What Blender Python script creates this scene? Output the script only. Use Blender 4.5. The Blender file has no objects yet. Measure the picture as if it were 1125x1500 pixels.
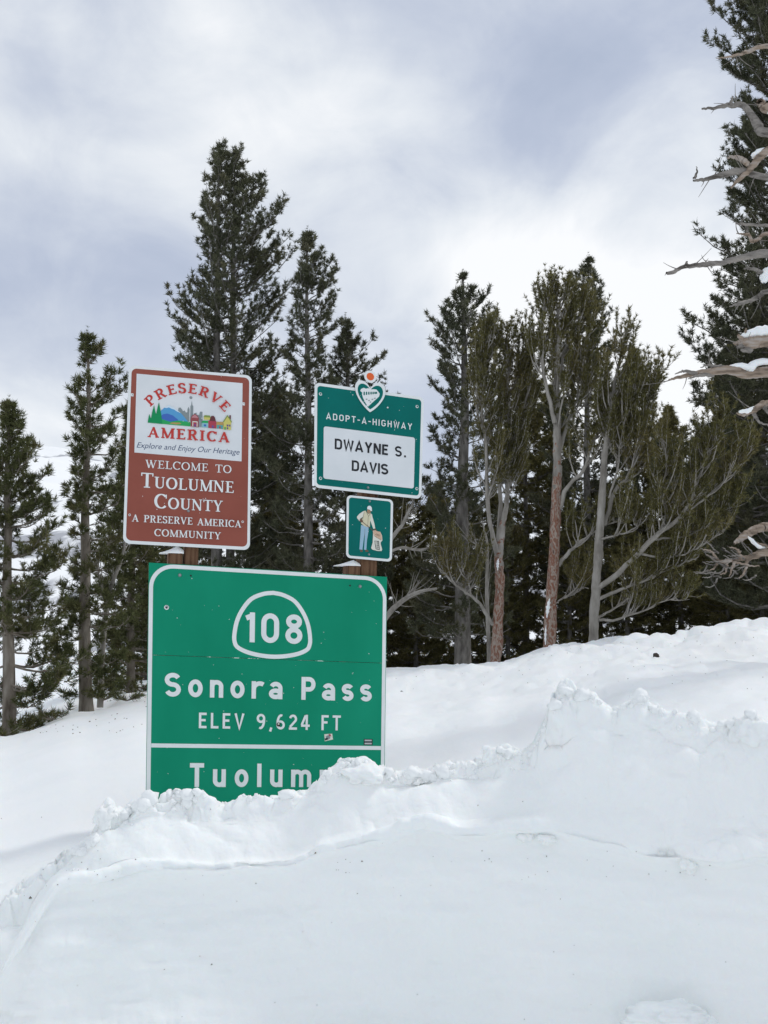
import bpy, math, random
import numpy as np
from mathutils import Matrix, Vector

random.seed(7)
S = bpy.context.scene
COL = S.collection

# ------------------------------------------------------------------ camera
F, W, H = 1350.0, 1125, 1500
PITCH, ROLL = math.atan(150 / F), math.radians(.8)
CAM = np.array([0, 0, 1.7])


def _rx(a):
    c, s = math.cos(a), math.sin(a)
    return np.array([[1, 0, 0], [0, c, -s], [0, s, c]])


def _rz(a):
    c, s = math.cos(a), math.sin(a)
    return np.array([[c, -s, 0], [s, c, 0], [0, 0, 1]])


RC = _rx(math.pi / 2 + PITCH) @ _rz(ROLL)
cam = bpy.data.cameras.new('camera')
camo = bpy.data.objects.new('camera', cam)
COL.objects.link(camo)
m4 = np.eye(4); m4[:3, :3] = RC; m4[:3, 3] = CAM
camo.matrix_world = Matrix(m4.tolist())
cam.sensor_fit = 'VERTICAL'; cam.sensor_height = 24; cam.lens = 24 * F / H
cam.clip_start = .1; cam.clip_end = 5000
S.camera = camo


def ray(x, y):
    return RC @ np.array([(x - W / 2) / F, -(y - H / 2) / F, -1.])


def at(x, y, d):
    """world point seen at photo pixel x,y whose depth (world y) is d"""
    r = ray(x, y)
    return CAM + r * d / r[1]


def athz(x, y, d):
    """world point on that ray at horizontal distance d"""
    r = ray(x, y)
    return CAM + r * d / math.hypot(r[0], r[1])


# ------------------------------------------------------------------ light
SUN_EL, SUN_AZ = math.radians(52), math.radians(62)      # azimuth east of +Y
sun = bpy.data.lights.new('sun', 'SUN')
suno = bpy.data.objects.new('sun', sun)
COL.objects.link(suno)
sun.energy = 1.0; sun.angle = math.radians(12); sun.color = (1, .965, .91)
sd = Vector((math.sin(SUN_AZ) * math.cos(SUN_EL), math.cos(SUN_AZ) * math.cos(SUN_EL), math.sin(SUN_EL)))
suno.rotation_euler = sd.to_track_quat('Z', 'Y').to_euler()

world = bpy.data.worlds.new('World')
S.world = world
world.use_nodes = True
wt = world.node_tree
wt.nodes.clear()


def N(nt, t, **k):
    n = nt.nodes.new(t)
    for a, v in k.items():
        setattr(n, a, v)
    return n


def build_world():
    L = wt.links.new
    out = N(wt, 'ShaderNodeOutputWorld')
    bg = N(wt, 'ShaderNodeBackground'); bg.inputs[1].default_value = .1
    L(bg.outputs[0], out.inputs[0])
    sky = N(wt, 'ShaderNodeTexSky', sky_type='NISHITA', sun_disc=False)
    sky.sun_elevation = SUN_EL; sky.sun_rotation = SUN_AZ; sky.altitude = 2900
    tc = N(wt, 'ShaderNodeTexCoord')
    nrm = N(wt, 'ShaderNodeVectorMath', operation='NORMALIZE')
    L(tc.outputs['Generated'], nrm.inputs[0])
    mp = N(wt, 'ShaderNodeMapping'); mp.inputs['Scale'].default_value = (1, 1, 1.35)
    mp.inputs['Rotation'].default_value = (0, .12, 0)
    L(nrm.outputs[0], mp.inputs[0])
    n1 = N(wt, 'ShaderNodeTexNoise'); n1.inputs['Scale'].default_value = 2.6
    n1.inputs['Detail'].default_value = 7; n1.inputs['Roughness'].default_value = .5
    n1.inputs['Distortion'].default_value = .7
    L(mp.outputs[0], n1.inputs['Vector'])
    n2 = N(wt, 'ShaderNodeTexNoise'); n2.inputs['Scale'].default_value = 8
    n2.inputs['Detail'].default_value = 9; n2.inputs['Roughness'].default_value = .6; n2.inputs['Distortion'].default_value = .5
    L(mp.outputs[0], n2.inputs['Vector'])
    acc = N(wt, 'ShaderNodeMath', operation='MULTIPLY_ADD')
    L(n1.outputs[0], acc.inputs[0]); acc.inputs[1].default_value = 1.15; acc.inputs[2].default_value = -.14
    a2 = N(wt, 'ShaderNodeMath', operation='MULTIPLY_ADD')
    L(n2.outputs[0], a2.inputs[0]); a2.inputs[1].default_value = .42
    L(acc.outputs[0], a2.inputs[2])
    last = a2.outputs[0]
    # broad brighter and darker cloud masses: direction, half width (deg), amount
    for px, py, wd, am in CLOUDS:
        d = ray(px, py); d = d / np.linalg.norm(d)
        dot = N(wt, 'ShaderNodeVectorMath', operation='DOT_PRODUCT')
        L(nrm.outputs[0], dot.inputs[0]); dot.inputs[1].default_value = d
        mr = N(wt, 'ShaderNodeMapRange', interpolation_type='SMOOTHERSTEP')
        L(dot.outputs['Value'], mr.inputs[0])
        mr.inputs[1].default_value = math.cos(math.radians(wd)); mr.inputs[2].default_value = 1
        mr.inputs[3].default_value = 0; mr.inputs[4].default_value = am
        ad = N(wt, 'ShaderNodeMath', operation='ADD')
        L(last, ad.inputs[0]); L(mr.outputs[0], ad.inputs[1])
        last = ad.outputs[0]
    cr = N(wt, 'ShaderNodeValToRGB')
    el = cr.color_ramp.elements
    el[0].position = .22; el[0].color = (.37, .425, .54, 1)
    el[1].position = .95; el[1].color = (.86, .87, .88, 1)
    e = el.new(.42); e.color = (.44, .49, .60, 1)
    e = el.new(.58); e.color = (.54, .585, .67, 1)
    e = el.new(.75); e.color = (.69, .725, .77, 1)
    L(last, cr.inputs[0])
    sc = N(wt, 'ShaderNodeVectorMath', operation='SCALE'); sc.inputs['Scale'].default_value = 10.0
    L(cr.outputs[0], sc.inputs[0])
    mx = N(wt, 'ShaderNodeMix', data_type='RGBA'); mx.inputs[0].default_value = .93
    L(sky.outputs[0], mx.inputs[6]); L(sc.outputs[0], mx.inputs[7])
    L(mx.outputs[2], bg.inputs[0])


CLOUDS = [(930, 430, 14, .50), (640, 420, 12, .08), (40, 120, 13, .0), (60, 560, 7, .04), (420, 60, 10, .05),
          (820, 225, 9, -.20), (960, 180, 11, -.20), (640, 50, 13, -.12), (120, 420, 9, -.24), (300, 600, 6, -.10),
          (600, 590, 6, -.06), (560, 250, 8, .04)]
build_world()
S.view_settings.view_transform = 'Standard'
S.view_settings.look = 'None'
S.view_settings.gamma = 1
S.view_settings.use_curve_mapping = False
S.view_settings.exposure = .25
S.render.engine = 'CYCLES'
S.cycles.max_bounces = 8
S.cycles.diffuse_bounces = 5
S.cycles.use_denoising = True


# ------------------------------------------------------------------ numpy noise
def _hash(ix, iy, iz, k=0):
    h = (ix.astype(np.int64) * 374761393 + iy.astype(np.int64) * 668265263 + iz.astype(np.int64) * 2147483647 + k * 1274126177) & 0xffffffff
    h = ((h ^ (h >> 13)) * 1274126177) & 0xffffffff
    h = ((h ^ (h >> 16)) * 2246822519) & 0xffffffff
    return ((h ^ (h >> 15)) & 0xffffff) / float(0xffffff)


def vnoise(P, k=0):
    i = np.floor(P); f = P - i; f = f * f * f * (f * (f * 6 - 15) + 10)
    ix, iy, iz = i[..., 0], i[..., 1], i[..., 2]
    r = 0
    for a in (0, 1):
        for b in (0, 1):
            for c in (0, 1):
                w = (f[..., 0] if a else 1 - f[..., 0]) * (f[..., 1] if b else 1 - f[..., 1]) * (f[..., 2] if c else 1 - f[..., 2])
                r = r + w * _hash(ix + a, iy + b, iz + c, k)
    return r * 2 - 1


def fbm(P, o=4, k=0, g=.5):
    r, a = 0, 1
    for j in range(o):
        r = r + a * vnoise(P * 2 ** j + 17.3 * j, k + j); a *= g
    return r


def domes(P, k=0):
    """rounded cells: 1 at a cell's centre falling off like a clod, 0 outside"""
    i = np.floor(P)
    best = np.full(P.shape[:-1], 9.)
    for a in (-1, 0, 1):
        for b in (-1, 0, 1):
            for c in (-1, 0, 1):
                q = i + np.array([a, b, c])
                o = np.stack([_hash(q[..., 0], q[..., 1], q[..., 2], k + s) for s in (11, 12, 13)], -1)
                dd = ((q + o - P) ** 2).sum(-1)
                best = np.minimum(best, dd)
    return np.sqrt(np.clip(1 - best / .75, 0, 1))


def cells(P, k=0):
    """one random level per cell: broken blocks"""
    i = np.floor(P); best = np.full(P.shape[:-1], 9.); val = np.zeros(P.shape[:-1])
    for a in (-1, 0, 1):
        for b in (-1, 0, 1):
            for c in (-1, 0, 1):
                q = i + np.array([a, b, c])
                o = np.stack([_hash(q[..., 0], q[..., 1], q[..., 2], k + s) for s in (11, 12, 13)], -1)
                dd = ((q + o - P) ** 2).sum(-1)
                v = _hash(q[..., 0], q[..., 1], q[..., 2], k + 14)
                val = np.where(dd < best, v, val); best = np.minimum(best, dd)
    return val


# ------------------------------------------------------------------ mesh helpers
def mesh_np(name, V, Fq=None, Ft=None, mats=(), smooth=False, mi=None):
    """mesh from numpy verts and quads / tris"""
    me = bpy.data.meshes.new(name)
    nq = 0 if Fq is None else len(Fq)
    nt = 0 if Ft is None else len(Ft)
    V = np.asarray(V, np.float32)
    me.vertices.add(len(V)); me.vertices.foreach_set('co', V.ravel())
    idx = []
    if nq: idx.append(np.asarray(Fq, np.int32).ravel())
    if nt: idx.append(np.asarray(Ft, np.int32).ravel())
    idx = np.concatenate(idx)
    me.loops.add(len(idx)); me.loops.foreach_set('vertex_index', idx)
    me.polygons.add(nq + nt)
    st = np.concatenate([np.arange(nq) * 4, nq * 4 + np.arange(nt) * 3]).astype(np.int32)
    me.polygons.foreach_set('loop_start', st)
    me.polygons.foreach_set('use_smooth', np.full(nq + nt, smooth))
    if mi is not None: me.polygons.foreach_set('material_index', np.asarray(mi, np.int32))
    for m in mats: me.materials.append(m)
    me.update(calc_edges=True)
    return me


def link(name, me, parent=None, **props):
    o = bpy.data.objects.new(name, me)
    COL.objects.link(o)
    if parent is not None: o.parent = parent
    for k, v in props.items(): o[k] = v
    return o


def empty(name, loc, label, cat, group=None, rz=0):
    o = link(name, None, label=label, category=cat)
    o.location = loc; o.rotation_euler = (0, 0, rz); o.empty_display_size = .2
    if group: o['group'] = group
    return o


def tubes(P, R, sides=5, cap=False):
    """P (M,n,3) polylines, R (M,n) radii -> verts, quads"""
    P = np.asarray(P, float); R = np.asarray(R, float)
    M, n, _ = P.shape
    T = np.gradient(P, axis=1)
    T /= np.linalg.norm(T, axis=2, keepdims=True) + 1e-9
    ref = np.where(np.abs(T[:, :1, 2:3]) > .8, np.array([1., 0, 0]), np.array([0, 0, 1.]))
    ref = np.broadcast_to(ref, T.shape)
    U = np.cross(T, ref); U /= np.linalg.norm(U, axis=2, keepdims=True) + 1e-9
    Vv = np.cross(T, U)
    a = np.arange(sides) / sides * 2 * np.pi
    V = P[:, :, None] + R[:, :, None, None] * (np.cos(a)[None, None, :, None] * U[:, :, None] + np.sin(a)[None, None, :, None] * Vv[:, :, None])
    V = V.reshape(-1, 3)
    m, i, j = np.meshgrid(np.arange(M), np.arange(n - 1), np.arange(sides), indexing='ij')
    b = m * n * sides
    j2 = (j + 1) % sides
    Q = np.stack([b + i * sides + j, b + i * sides + j2, b + (i + 1) * sides + j2, b + (i + 1) * sides + j], -1).reshape(-1, 4)
    return V, Q


def smoothline(pts, n, jit=0, rng=None):
    """resample a polyline with Catmull-Rom into n points (columns: xyz + anything)"""
    p = np.asarray(pts, float)
    p = np.vstack([2 * p[0] - p[1], p, 2 * p[-1] - p[-2]])
    t = np.linspace(0, len(p) - 3 - 1e-6, n)
    i = t.astype(int); f = (t - i)[:, None]
    a, b, c, d = p[i], p[i + 1], p[i + 2], p[i + 3]
    r = .5 * ((2 * b) + (c - a) * f + (2 * a - 5 * b + 4 * c - d) * f ** 2 + (3 * b - a - 3 * c + d) * f ** 3)
    if jit and rng is not None:
        r[1:-1, :3] += rng.normal(0, jit, (n - 2, 3))
    return r


def catv(parts):
    """join a list of (V, Q)"""
    V, Q, o = [], [], 0
    for v, q in parts:
        V.append(v); Q.append(np.asarray(q) + o); o += len(v)
    return np.vstack(V), np.vstack(Q)


# ------------------------------------------------------------------ materials
def mat(name, col=(.5, .5, .5), rough=.7, spec=.3, metal=0):
    m = bpy.data.materials.new(name); m.use_nodes = True
    b = m.node_tree.nodes['Principled BSDF']
    b.inputs['Base Color'].default_value = (*col, 1)
    b.inputs['Roughness'].default_value = rough
    b.inputs['Specular IOR Level'].default_value = spec
    b.inputs['Metallic'].default_value = metal
    return m


def noisy(name, cols, scale=5, rough=.8, bump=0, bscale=None, spec=.2, stretch=(1, 1, 1), detail=5, lo=.35, hi=.65, rnd=0, bd=.01):
    """base colour from a noise ramp through cols, optional bump and per-island value change"""
    m = mat(name, cols[0], rough, spec)
    nt = m.node_tree; L = nt.links.new; b = nt.nodes['Principled BSDF']
    tc = N(nt, 'ShaderNodeTexCoord'); mp = N(nt, 'ShaderNodeMapping'); mp.inputs['Scale'].default_value = stretch
    L(tc.outputs['Object'], mp.inputs[0])
    n = N(nt, 'ShaderNodeTexNoise'); n.inputs['Scale'].default_value = scale; n.inputs['Detail'].default_value = detail
    L(mp.outputs[0], n.inputs['Vector'])
    r = N(nt, 'ShaderNodeValToRGB'); L(n.outputs[0], r.inputs[0])
    e = r.color_ramp.elements
    e[0].position = lo; e[0].color = (*cols[0], 1); e[1].position = hi; e[1].color = (*cols[-1], 1)
    for i, c in enumerate(cols[1:-1]):
        x = e.new(lo + (hi - lo) * (i + 1) / (len(cols) - 1)); x.color = (*c, 1)
    out = r.outputs[0]
    if rnd:
        g = N(nt, 'ShaderNodeNewGeometry')
        hv = N(nt, 'ShaderNodeHueSaturation')
        mr = N(nt, 'ShaderNodeMapRange'); L(g.outputs['Random Per Island'], mr.inputs[0])
        mr.inputs[3].default_value = 1 - rnd; mr.inputs[4].default_value = 1 + rnd
        L(mr.outputs[0], hv.inputs['Value']); L(out, hv.inputs['Color']); out = hv.outputs[0]
    L(out, b.inputs['Base Color'])
    if bump:
        n2 = N(nt, 'ShaderNodeTexNoise'); n2.inputs['Scale'].default_value = bscale or scale * 3; n2.inputs['Detail'].default_value = 8
        L(mp.outputs[0], n2.inputs['Vector'])
        bp = N(nt, 'ShaderNodeBump'); bp.inputs['Strength'].default_value = bump; bp.inputs['Distance'].default_value = bd
        L(n2.outputs[0], bp.inputs['Height']); L(bp.outputs[0], b.inputs['Normal'])
    return m


def snow_mat(name, c1, c2, bump=.5, bs=30, sss=.25):
    m = noisy(name, [c1, c2], scale=1.1, rough=.62, bump=bump, bscale=bs, spec=.35, detail=4, bd=.012)
    b = m.node_tree.nodes['Principled BSDF']
    b.inputs['Subsurface Weight'].default_value = sss
    b.inputs['Subsurface Radius'].default_value = (.5, .75, 1)
    b.inputs['Subsurface Scale'].default_value = .03
    return m


M_snow = snow_mat('snow', (.885, .912, .912), (.92, .938, .936))
M_bank = snow_mat('bank_snow', (.888, .92, .908), (.925, .945, .932), 1.0, 11)
M_crumb = snow_mat('snow_crumbs', (.90, .92, .915), (.93, .945, .94), .3, 60, 0)
M_green = noisy('sign_green', [(.0, .225, .124), (.006, .285, .165)], 2.6, .5, spec=.12, detail=6, stretch=(1, 1, .45), lo=.25, hi=.75)
M_dgreen = noisy('sign_dark_green', [(.0, .130, .112), (.0, .150, .130)], 3, .5, spec=.12)
M_brown = noisy('sign_brown', [(.265, .076, .054), (.30, .090, .065)], 4, .5, spec=.15)
M_white = noisy('sign_white', [(.74, .77, .77), (.80, .82, .82)], 6, .5, spec=.2)
M_panelw = noisy('panel_white', [(.68, .71, .73), (.74, .76, .78)], 5, .5, spec=.2)
M_black = mat('print_black', (.012, .014, .018), .5)
M_edge = mat('aluminium', (.45, .46, .47), .4, .5, .8)
M_bolt = mat('zinc_bolt', (.30, .32, .33), .45, .5, .7)
M_hole = mat('dark_hole', (.02, .02, .02), .9)


def flat(name, c): return mat(name, c, .5)


P = {k: flat('print_' + k, c) for k, c in dict(
    red=(.52, .045, .035), orange=(.75, .13, .03), navy=(.06, .09, .17), tree=(.0, .26, .085), lightgreen=(.02, .36, .10),
    mountain=(.09, .33, .60), deepblue=(.05, .14, .47), snowcap=(.62, .75, .84), grey=(.23, .27, .28), barn=(.30, .07, .075),
    pink=(.50, .22, .24), crimson=(.40, .05, .08), darkroof=(.13, .035, .04), yellow=(.60, .55, .15), teal=(.07, .34, .36),
    cyan=(.25, .50, .55), tan=(.46, .30, .10), olive=(.22, .30, .07), denim=(.30, .47, .60), vest=(.64, .60, .42),
    skin=(.36, .22, .13), cream=(.70, .70, .62), brown=(.14, .08, .05), sack=(.60, .42, .30), violet=(.14, .08, .25)).items()}
M_needle_dark = noisy('pine_needles_dark', [(.082, .090, .058), (.120, .126, .078), (.158, .150, .094)], 1.3, .8, spec=.06, rnd=.4, lo=.3, hi=.7)
M_needle_olive = noisy('pine_needles_olive', [(.115, .112, .046), (.16, .148, .062), (.20, .17, .078)], 1.5, .8, spec=.06, rnd=.4, lo=.3, hi=.7)
M_needle_near = noisy('pine_needles_near', [(.078, .088, .040), (.122, .132, .058), (.17, .155, .074)], 1.8, .75, spec=.08, rnd=.45, lo=.3, hi=.7)
M_bark = noisy('grey_bark', [(.09, .082, .073), (.18, .168, .152), (.27, .25, .23)], 9, .9, bump=.9, bscale=30, stretch=(1, 1, .35), lo=.3, hi=.7, bd=.03)
M_bark_near = noisy('brown_grey_bark', [(.10, .08, .062), (.22, .19, .155), (.33, .30, .26)], 8, .9, bump=.9, bscale=30, stretch=(1, 1, .3), lo=.3, hi=.7, bd=.03)
M_pale = noisy('pale_grey_bark', [(.17, .155, .135), (.29, .27, .24), (.38, .36, .33)], 7, .9, bump=.8, bscale=30, stretch=(1, 1, .3), lo=.3, hi=.7, bd=.02)
M_flaky = noisy('flaky_red_bark', [(.10, .045, .03), (.30, .25, .21), (.22, .085, .05), (.38, .33, .28), (.25, .10, .06), (.20, .16, .13)], 9, .9, bump=1, bscale=24, stretch=(1.3, 1.3, .55), lo=.3, hi=.7, detail=7, bd=.04)
M_dead = noisy('weathered_dead_wood', [(.09, .08, .07), (.25, .23, .21), (.36, .325, .29)], 16, .85, bump=1, bscale=60, stretch=(.22, 1, 1.3), lo=.3, hi=.72, bd=.015)
M_tan = noisy('bare_tan_wood', [(.16, .125, .095), (.34, .265, .205), (.42, .37, .33)], 16, .85, bump=1, bscale=60, stretch=(.22, 1, 1.3), bd=.012)
M_post = noisy('brown_post_wood', [(.07, .035, .02), (.14, .075, .042), (.20, .12, .07)], 6, .8, bump=.6, bscale=20, stretch=(6, 6, .5), lo=.3, hi=.7)
M_postg = noisy('grey_post_wood', [(.09, .07, .06), (.20, .17, .15)], 6, .85, bump=.6, bscale=20, stretch=(6, 6, .5))


def hill_mat():
    m = noisy('hill_snow_and_rock', [(.42, .43, .46), (.93, .94, .94)], .06, .9, spec=.1, stretch=(1, .13, .5), detail=13, lo=.40, hi=.445)
    return m


# ------------------------------------------------------------------ snow ground
def colw(px, lst):
    a = ray(px, 1080)
    return math.atan2(a[0], a[1]), [(d, athz(px, py, d)[2]) for py, d in lst]


GC = [colw(-600, [(1400, 4.0), (1250, 6), (1150, 10), (1110, 15), (1085, 24), (1060, 60)]),
      colw(-150, [(1420, 3.9), (1280, 5.5), (1170, 9), (1110, 14), (1075, 22), (1035, 60)]),
      colw(0, [(1390, 4.1), (1280, 5.2), (1180, 8), (1115, 12), (1078, 15.5), (1045, 22), (1020, 60)]),
      colw(120, [(1350, 4.2), (1240, 5.5), (1150, 8), (1085, 12), (1040, 17), (1010, 22), (1000, 60)]),
      colw(210, [(1300, 4.4), (1230, 5.5), (1140, 8), (1065, 12), (1020, 18), (995, 24), (985, 60)]),
      colw(400, [(1250, 4.4), (1190, 6), (1110, 9), (1040, 13), (988, 18), (978, 26), (970, 60)]),
      colw(600, [(1210, 4.6), (1130, 6.5), (1062, 9), (1010, 12.5), (976, 16), (982, 22), (965, 60)]),
      colw(720, [(1200, 4.6), (1120, 6.2), (1048, 9), (1000, 12), (971, 15), (980, 21), (960, 60)]),
      colw(820, [(1190, 4.6), (1115, 6), (1040, 8.5), (985, 11.5), (950, 14.5), (962, 20), (952, 60)]),
      colw(950, [(1170, 4.6), (1100, 6), (1020, 8), (968, 11), (934, 14), (948, 20), (942, 60)]),
      colw(1125, [(1150, 4.6), (1080, 6), (1000, 8), (952, 11), (920, 14), (936, 20), (935, 60)]),
      colw(1600, [(1130, 4.6), (1060, 6), (975, 8), (930, 11), (905, 14), (915, 20), (925, 60)])]
_ga = np.array([g[0] for g in GC])
_ld = np.linspace(math.log(3.5), math.log(60), 120)
_gz = []
for a, l in GC:
    d = np.log([x[0] for x in l]); z = np.array([x[1] for x in l])
    zz = np.interp(_ld, d, z)
    k = np.ones(9) / 9
    zz = np.convolve(np.pad(zz, 4, 'edge'), k, 'valid')
    _gz.append(zz)
_gz = np.array(_gz)


def ground0(x, y):
    """smooth snow surface height, without lumps"""
    x = np.asarray(x, float); y = np.asarray(y, float)
    az = np.arctan2(x, y); ld = np.log(np.clip(np.hypot(x, y), 3.5, 60))
    u = np.interp(az, _ga, np.arange(len(_ga)))
    i = np.clip(u.astype(int), 0, len(_ga) - 2); f = u - i; f = f * f * (3 - 2 * f)
    v = (ld - _ld[0]) / (_ld[1] - _ld[0]); j = np.clip(v.astype(int), 0, len(_ld) - 2); g = v - j
    z = (_gz[i, j] * (1 - g) + _gz[i, j + 1] * g) * (1 - f) + (_gz[i + 1, j] * (1 - g) + _gz[i + 1, j + 1] * g) * f
    dd = np.hypot(x, y)
    # towards and behind the photographer: the ploughed road, level
    k = np.clip((4.5 - dd) / .5, 0, 1)
    z = z * (1 - k) + 0.0 * k
    b = np.clip((np.abs(az) - math.radians(50)) / .4, 0, 1)
    return z * (1 - b) - .0 * b


WELLS = [(at(14, 1060, 15.3)[0], 15.3, .55), (at(128, 1018, 17)[0], 17., .6), (at(192, 1010, 20)[0], 20., .6), (at(150, 1015, 17.5)[0], 17.5, .3)]


def ground(x, y):
    z = ground0(x, y)
    d = np.hypot(x, y)
    Pn = np.stack([np.asarray(x, float), np.asarray(y, float), np.zeros_like(z)], -1)
    right = .5 + .5 * np.tanh((x - .3) * .75)
    z = z + fbm(Pn * .45, 3, 5) * .05 * np.clip((d - 5) / 4, 0, 1)
    for wx, wy, wr in WELLS:
        z = z - .16 * np.exp(-((x - wx) ** 2 + (y - wy) ** 2) / wr ** 2)
    crest = np.exp(-((d - 14.3) / 2.2) ** 2) * right
    rough = np.clip((d - 5.5) / 3, 0, 1) * (.25 + .75 * right) * np.clip((40 - d) / 15, 0, 1)
    lump = domes(Pn * 2.2 + fbm(Pn * 2, 2, 3)[..., None] * .3, 21)
    z = z + rough * (fbm(Pn * 1.9, 3, 9) * .03 + (fbm(Pn * 7, 3, 19) * .013) + np.clip(lump - .45, 0, 1) * .07 * (fbm(Pn * .8, 2, 31) > .05))
    z = z - rough * right * np.clip(domes(Pn * np.array([2.6, 1.6, 1]) + 5, 24) - .5, 0, 1) * .11 * (fbm(Pn * .6, 2, 33) > -.1) * np.clip((d - 8) / 3, 0, 1)
    z = z + crest * (np.clip(domes(Pn * 1.5, 41) - .35, 0, 1) * .20 + np.clip(domes(Pn * 3.7, 51) - .4, 0, 1) * .16 - .06)
    return z


def build_ground():
    azs = np.concatenate([np.linspace(-math.pi, -.62, 40)[:-1], np.linspace(-.60, .60, 600), np.linspace(.62, math.pi, 40)[1:]])
    ds = np.concatenate([[.3, 1.5, 3], np.exp(np.linspace(math.log(4.0), math.log(42), 230)), [48, 60, 90, 140, 220, 400, 800, 1500]])
    A, D = np.meshgrid(azs, ds, indexing='ij')
    X, Y = np.sin(A) * D, np.cos(A) * D
    Z = ground(X, Y)
    Z = np.where(D > 60, Z - (D - 60) * .02, Z)
    V = np.stack([X, Y, Z], -1).reshape(-1, 3)
    n, m = len(azs), len(ds)
    i, j = np.meshgrid(np.arange(n - 1), np.arange(m - 1), indexing='ij')
    Q = np.stack([i * m + j, (i) * m + j + 1, (i + 1) * m + j + 1, (i + 1) * m + j], -1).reshape(-1, 4)
    Q = Q[:, ::-1]
    link('snow_ground', mesh_np('snow_ground', V, Q, mats=[M_snow], smooth=True), kind='structure')


build_ground()


def build_hill():
    """distant snowy mountainside behind the trees"""
    top = [(-900, 560), (-300, 610), (-60, 655), (40, 653), (100, 662), (200, 690), (400, 705), (520, 735), (650, 748), (800, 770), (1000, 735), (1200, 690), (1900, 620)]
    az = np.linspace(math.radians(-62), math.radians(62), 220)
    ta = [math.atan2(ray(p, q)[0], ray(p, q)[1]) for p, q in top]
    te = [math.atan2(ray(p, q)[2], math.hypot(*ray(p, q)[:2])) for p, q in top]
    e = np.interp(az, ta, te)
    v = np.linspace(0, 1.25, 110)
    A, Vv = np.meshgrid(az, v, indexing='ij')
    D = 130 + 520 * Vv
    topz = 1.7 + 650 * np.tan(e)[:, None]
    zz = np.where(Vv <= 1, -6 + (topz + 6) * (.75 * Vv + .25 * Vv ** 2), topz - (Vv - 1) * 130)
    X, Y = np.sin(A) * D, np.cos(A) * D
    Pn = np.stack([X, Y, zz], -1)
    zz = zz + fbm(Pn * .012, 5, 77) * 5 * np.clip(Vv * 2, 0, 1) + fbm(Pn * .07, 4, 78) * 1.3
    Vt = np.stack([X, Y, zz], -1).reshape(-1, 3)
    n, m = A.shape
    i, j = np.meshgrid(np.arange(n - 1), np.arange(m - 1), indexing='ij')
    Q = np.stack([i * m + j, (i + 1) * m + j, (i + 1) * m + j + 1, i * m + j + 1], -1).reshape(-1, 4)
    link('snowy_hill', mesh_np('snowy_hill', Vt, Q, mats=[hill_mat()], smooth=True), kind='structure')


build_hill()

# ------------------------------------------------------------------ ploughed snow bank
CREST = [(-700, 1400, 4.200), (-200, 1360, 4.200), (-60, 1335, 4.200), (0, 1322, 4.200), (60, 1277, 4.200), (100, 1247, 4.200), (142, 1222, 4.207), (150, 1195, 4.218), (160, 1176, 4.221),
         (172, 1184, 4.235), (195, 1176, 4.235), (218, 1166, 4.235), (245, 1160, 4.235), (280, 1164, 4.235), (290, 1150, 4.235), (310, 1157, 4.235), (330, 1166, 4.235), (350, 1156, 4.235), (372, 1156, 4.235), (384, 1150, 4.235), (412, 1154, 4.235),
         (428, 1140, 4.235), (452, 1146, 4.235), (468, 1128, 4.235), (482, 1120, 4.235), (505, 1108, 4.242), (535, 1107, 4.253), (556, 1117, 4.253), (575, 1130, 4.253), (600, 1127, 4.270), (622, 1134, 4.270), (650, 1118, 4.270), (690, 1117, 4.270),
         (712, 1112, 4.270), (730, 1095, 4.270), (745, 1092, 4.270), (765, 1097, 4.270), (785, 1085, 4.270), (802, 1050, 4.270), (808, 1022, 4.270), (820, 1006, 4.270), (838, 1001, 4.270), (852, 1006, 4.270), (868, 1012, 4.270), (884, 1026, 4.270),
         (902, 1030, 4.270), (912, 1020, 4.270), (928, 1012, 4.270), (943, 1010, 4.270), (953, 1024, 4.270), (966, 1030, 4.270), (1000, 1036, 4.270), (1020, 1034, 4.270), (1040, 1052, 4.270), (1062, 1056, 4.270),
         (1080, 1048, 4.253), (1100, 1044, 4.235), (1114, 1052, 4.235), (1124, 1070, 4.235), (1150, 1062, 4.235), (1200, 1075, 4.235), (1350, 1040, 4.235), (1500, 1080, 4.235), (2000, 1100, 4.235)]
LEDGE = [(-700, 1520, 3.95), (-60, 1480, 3.95), (0, 1452, 3.95), (40, 1380, 3.96), (70, 1318, 3.98), (100, 1296, 4.0), (130, 1314, 4), (200, 1292, 4), (240, 1280, 4), (300, 1288, 4), (360, 1276, 4), (430, 1284, 4), (450, 1262, 4), (500, 1254, 4), (560, 1243, 4),
         (600, 1222, 4), (640, 1205, 4), (660, 1222, 4), (700, 1226, 4), (760, 1222, 4), (800, 1220, 4), (850, 1236, 4), (900, 1250, 4), (950, 1266, 4), (1000, 1262, 4), (1060, 1270, 4), (1125, 1262, 4), (1300, 1268, 4), (2000, 1280, 4)]


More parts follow.
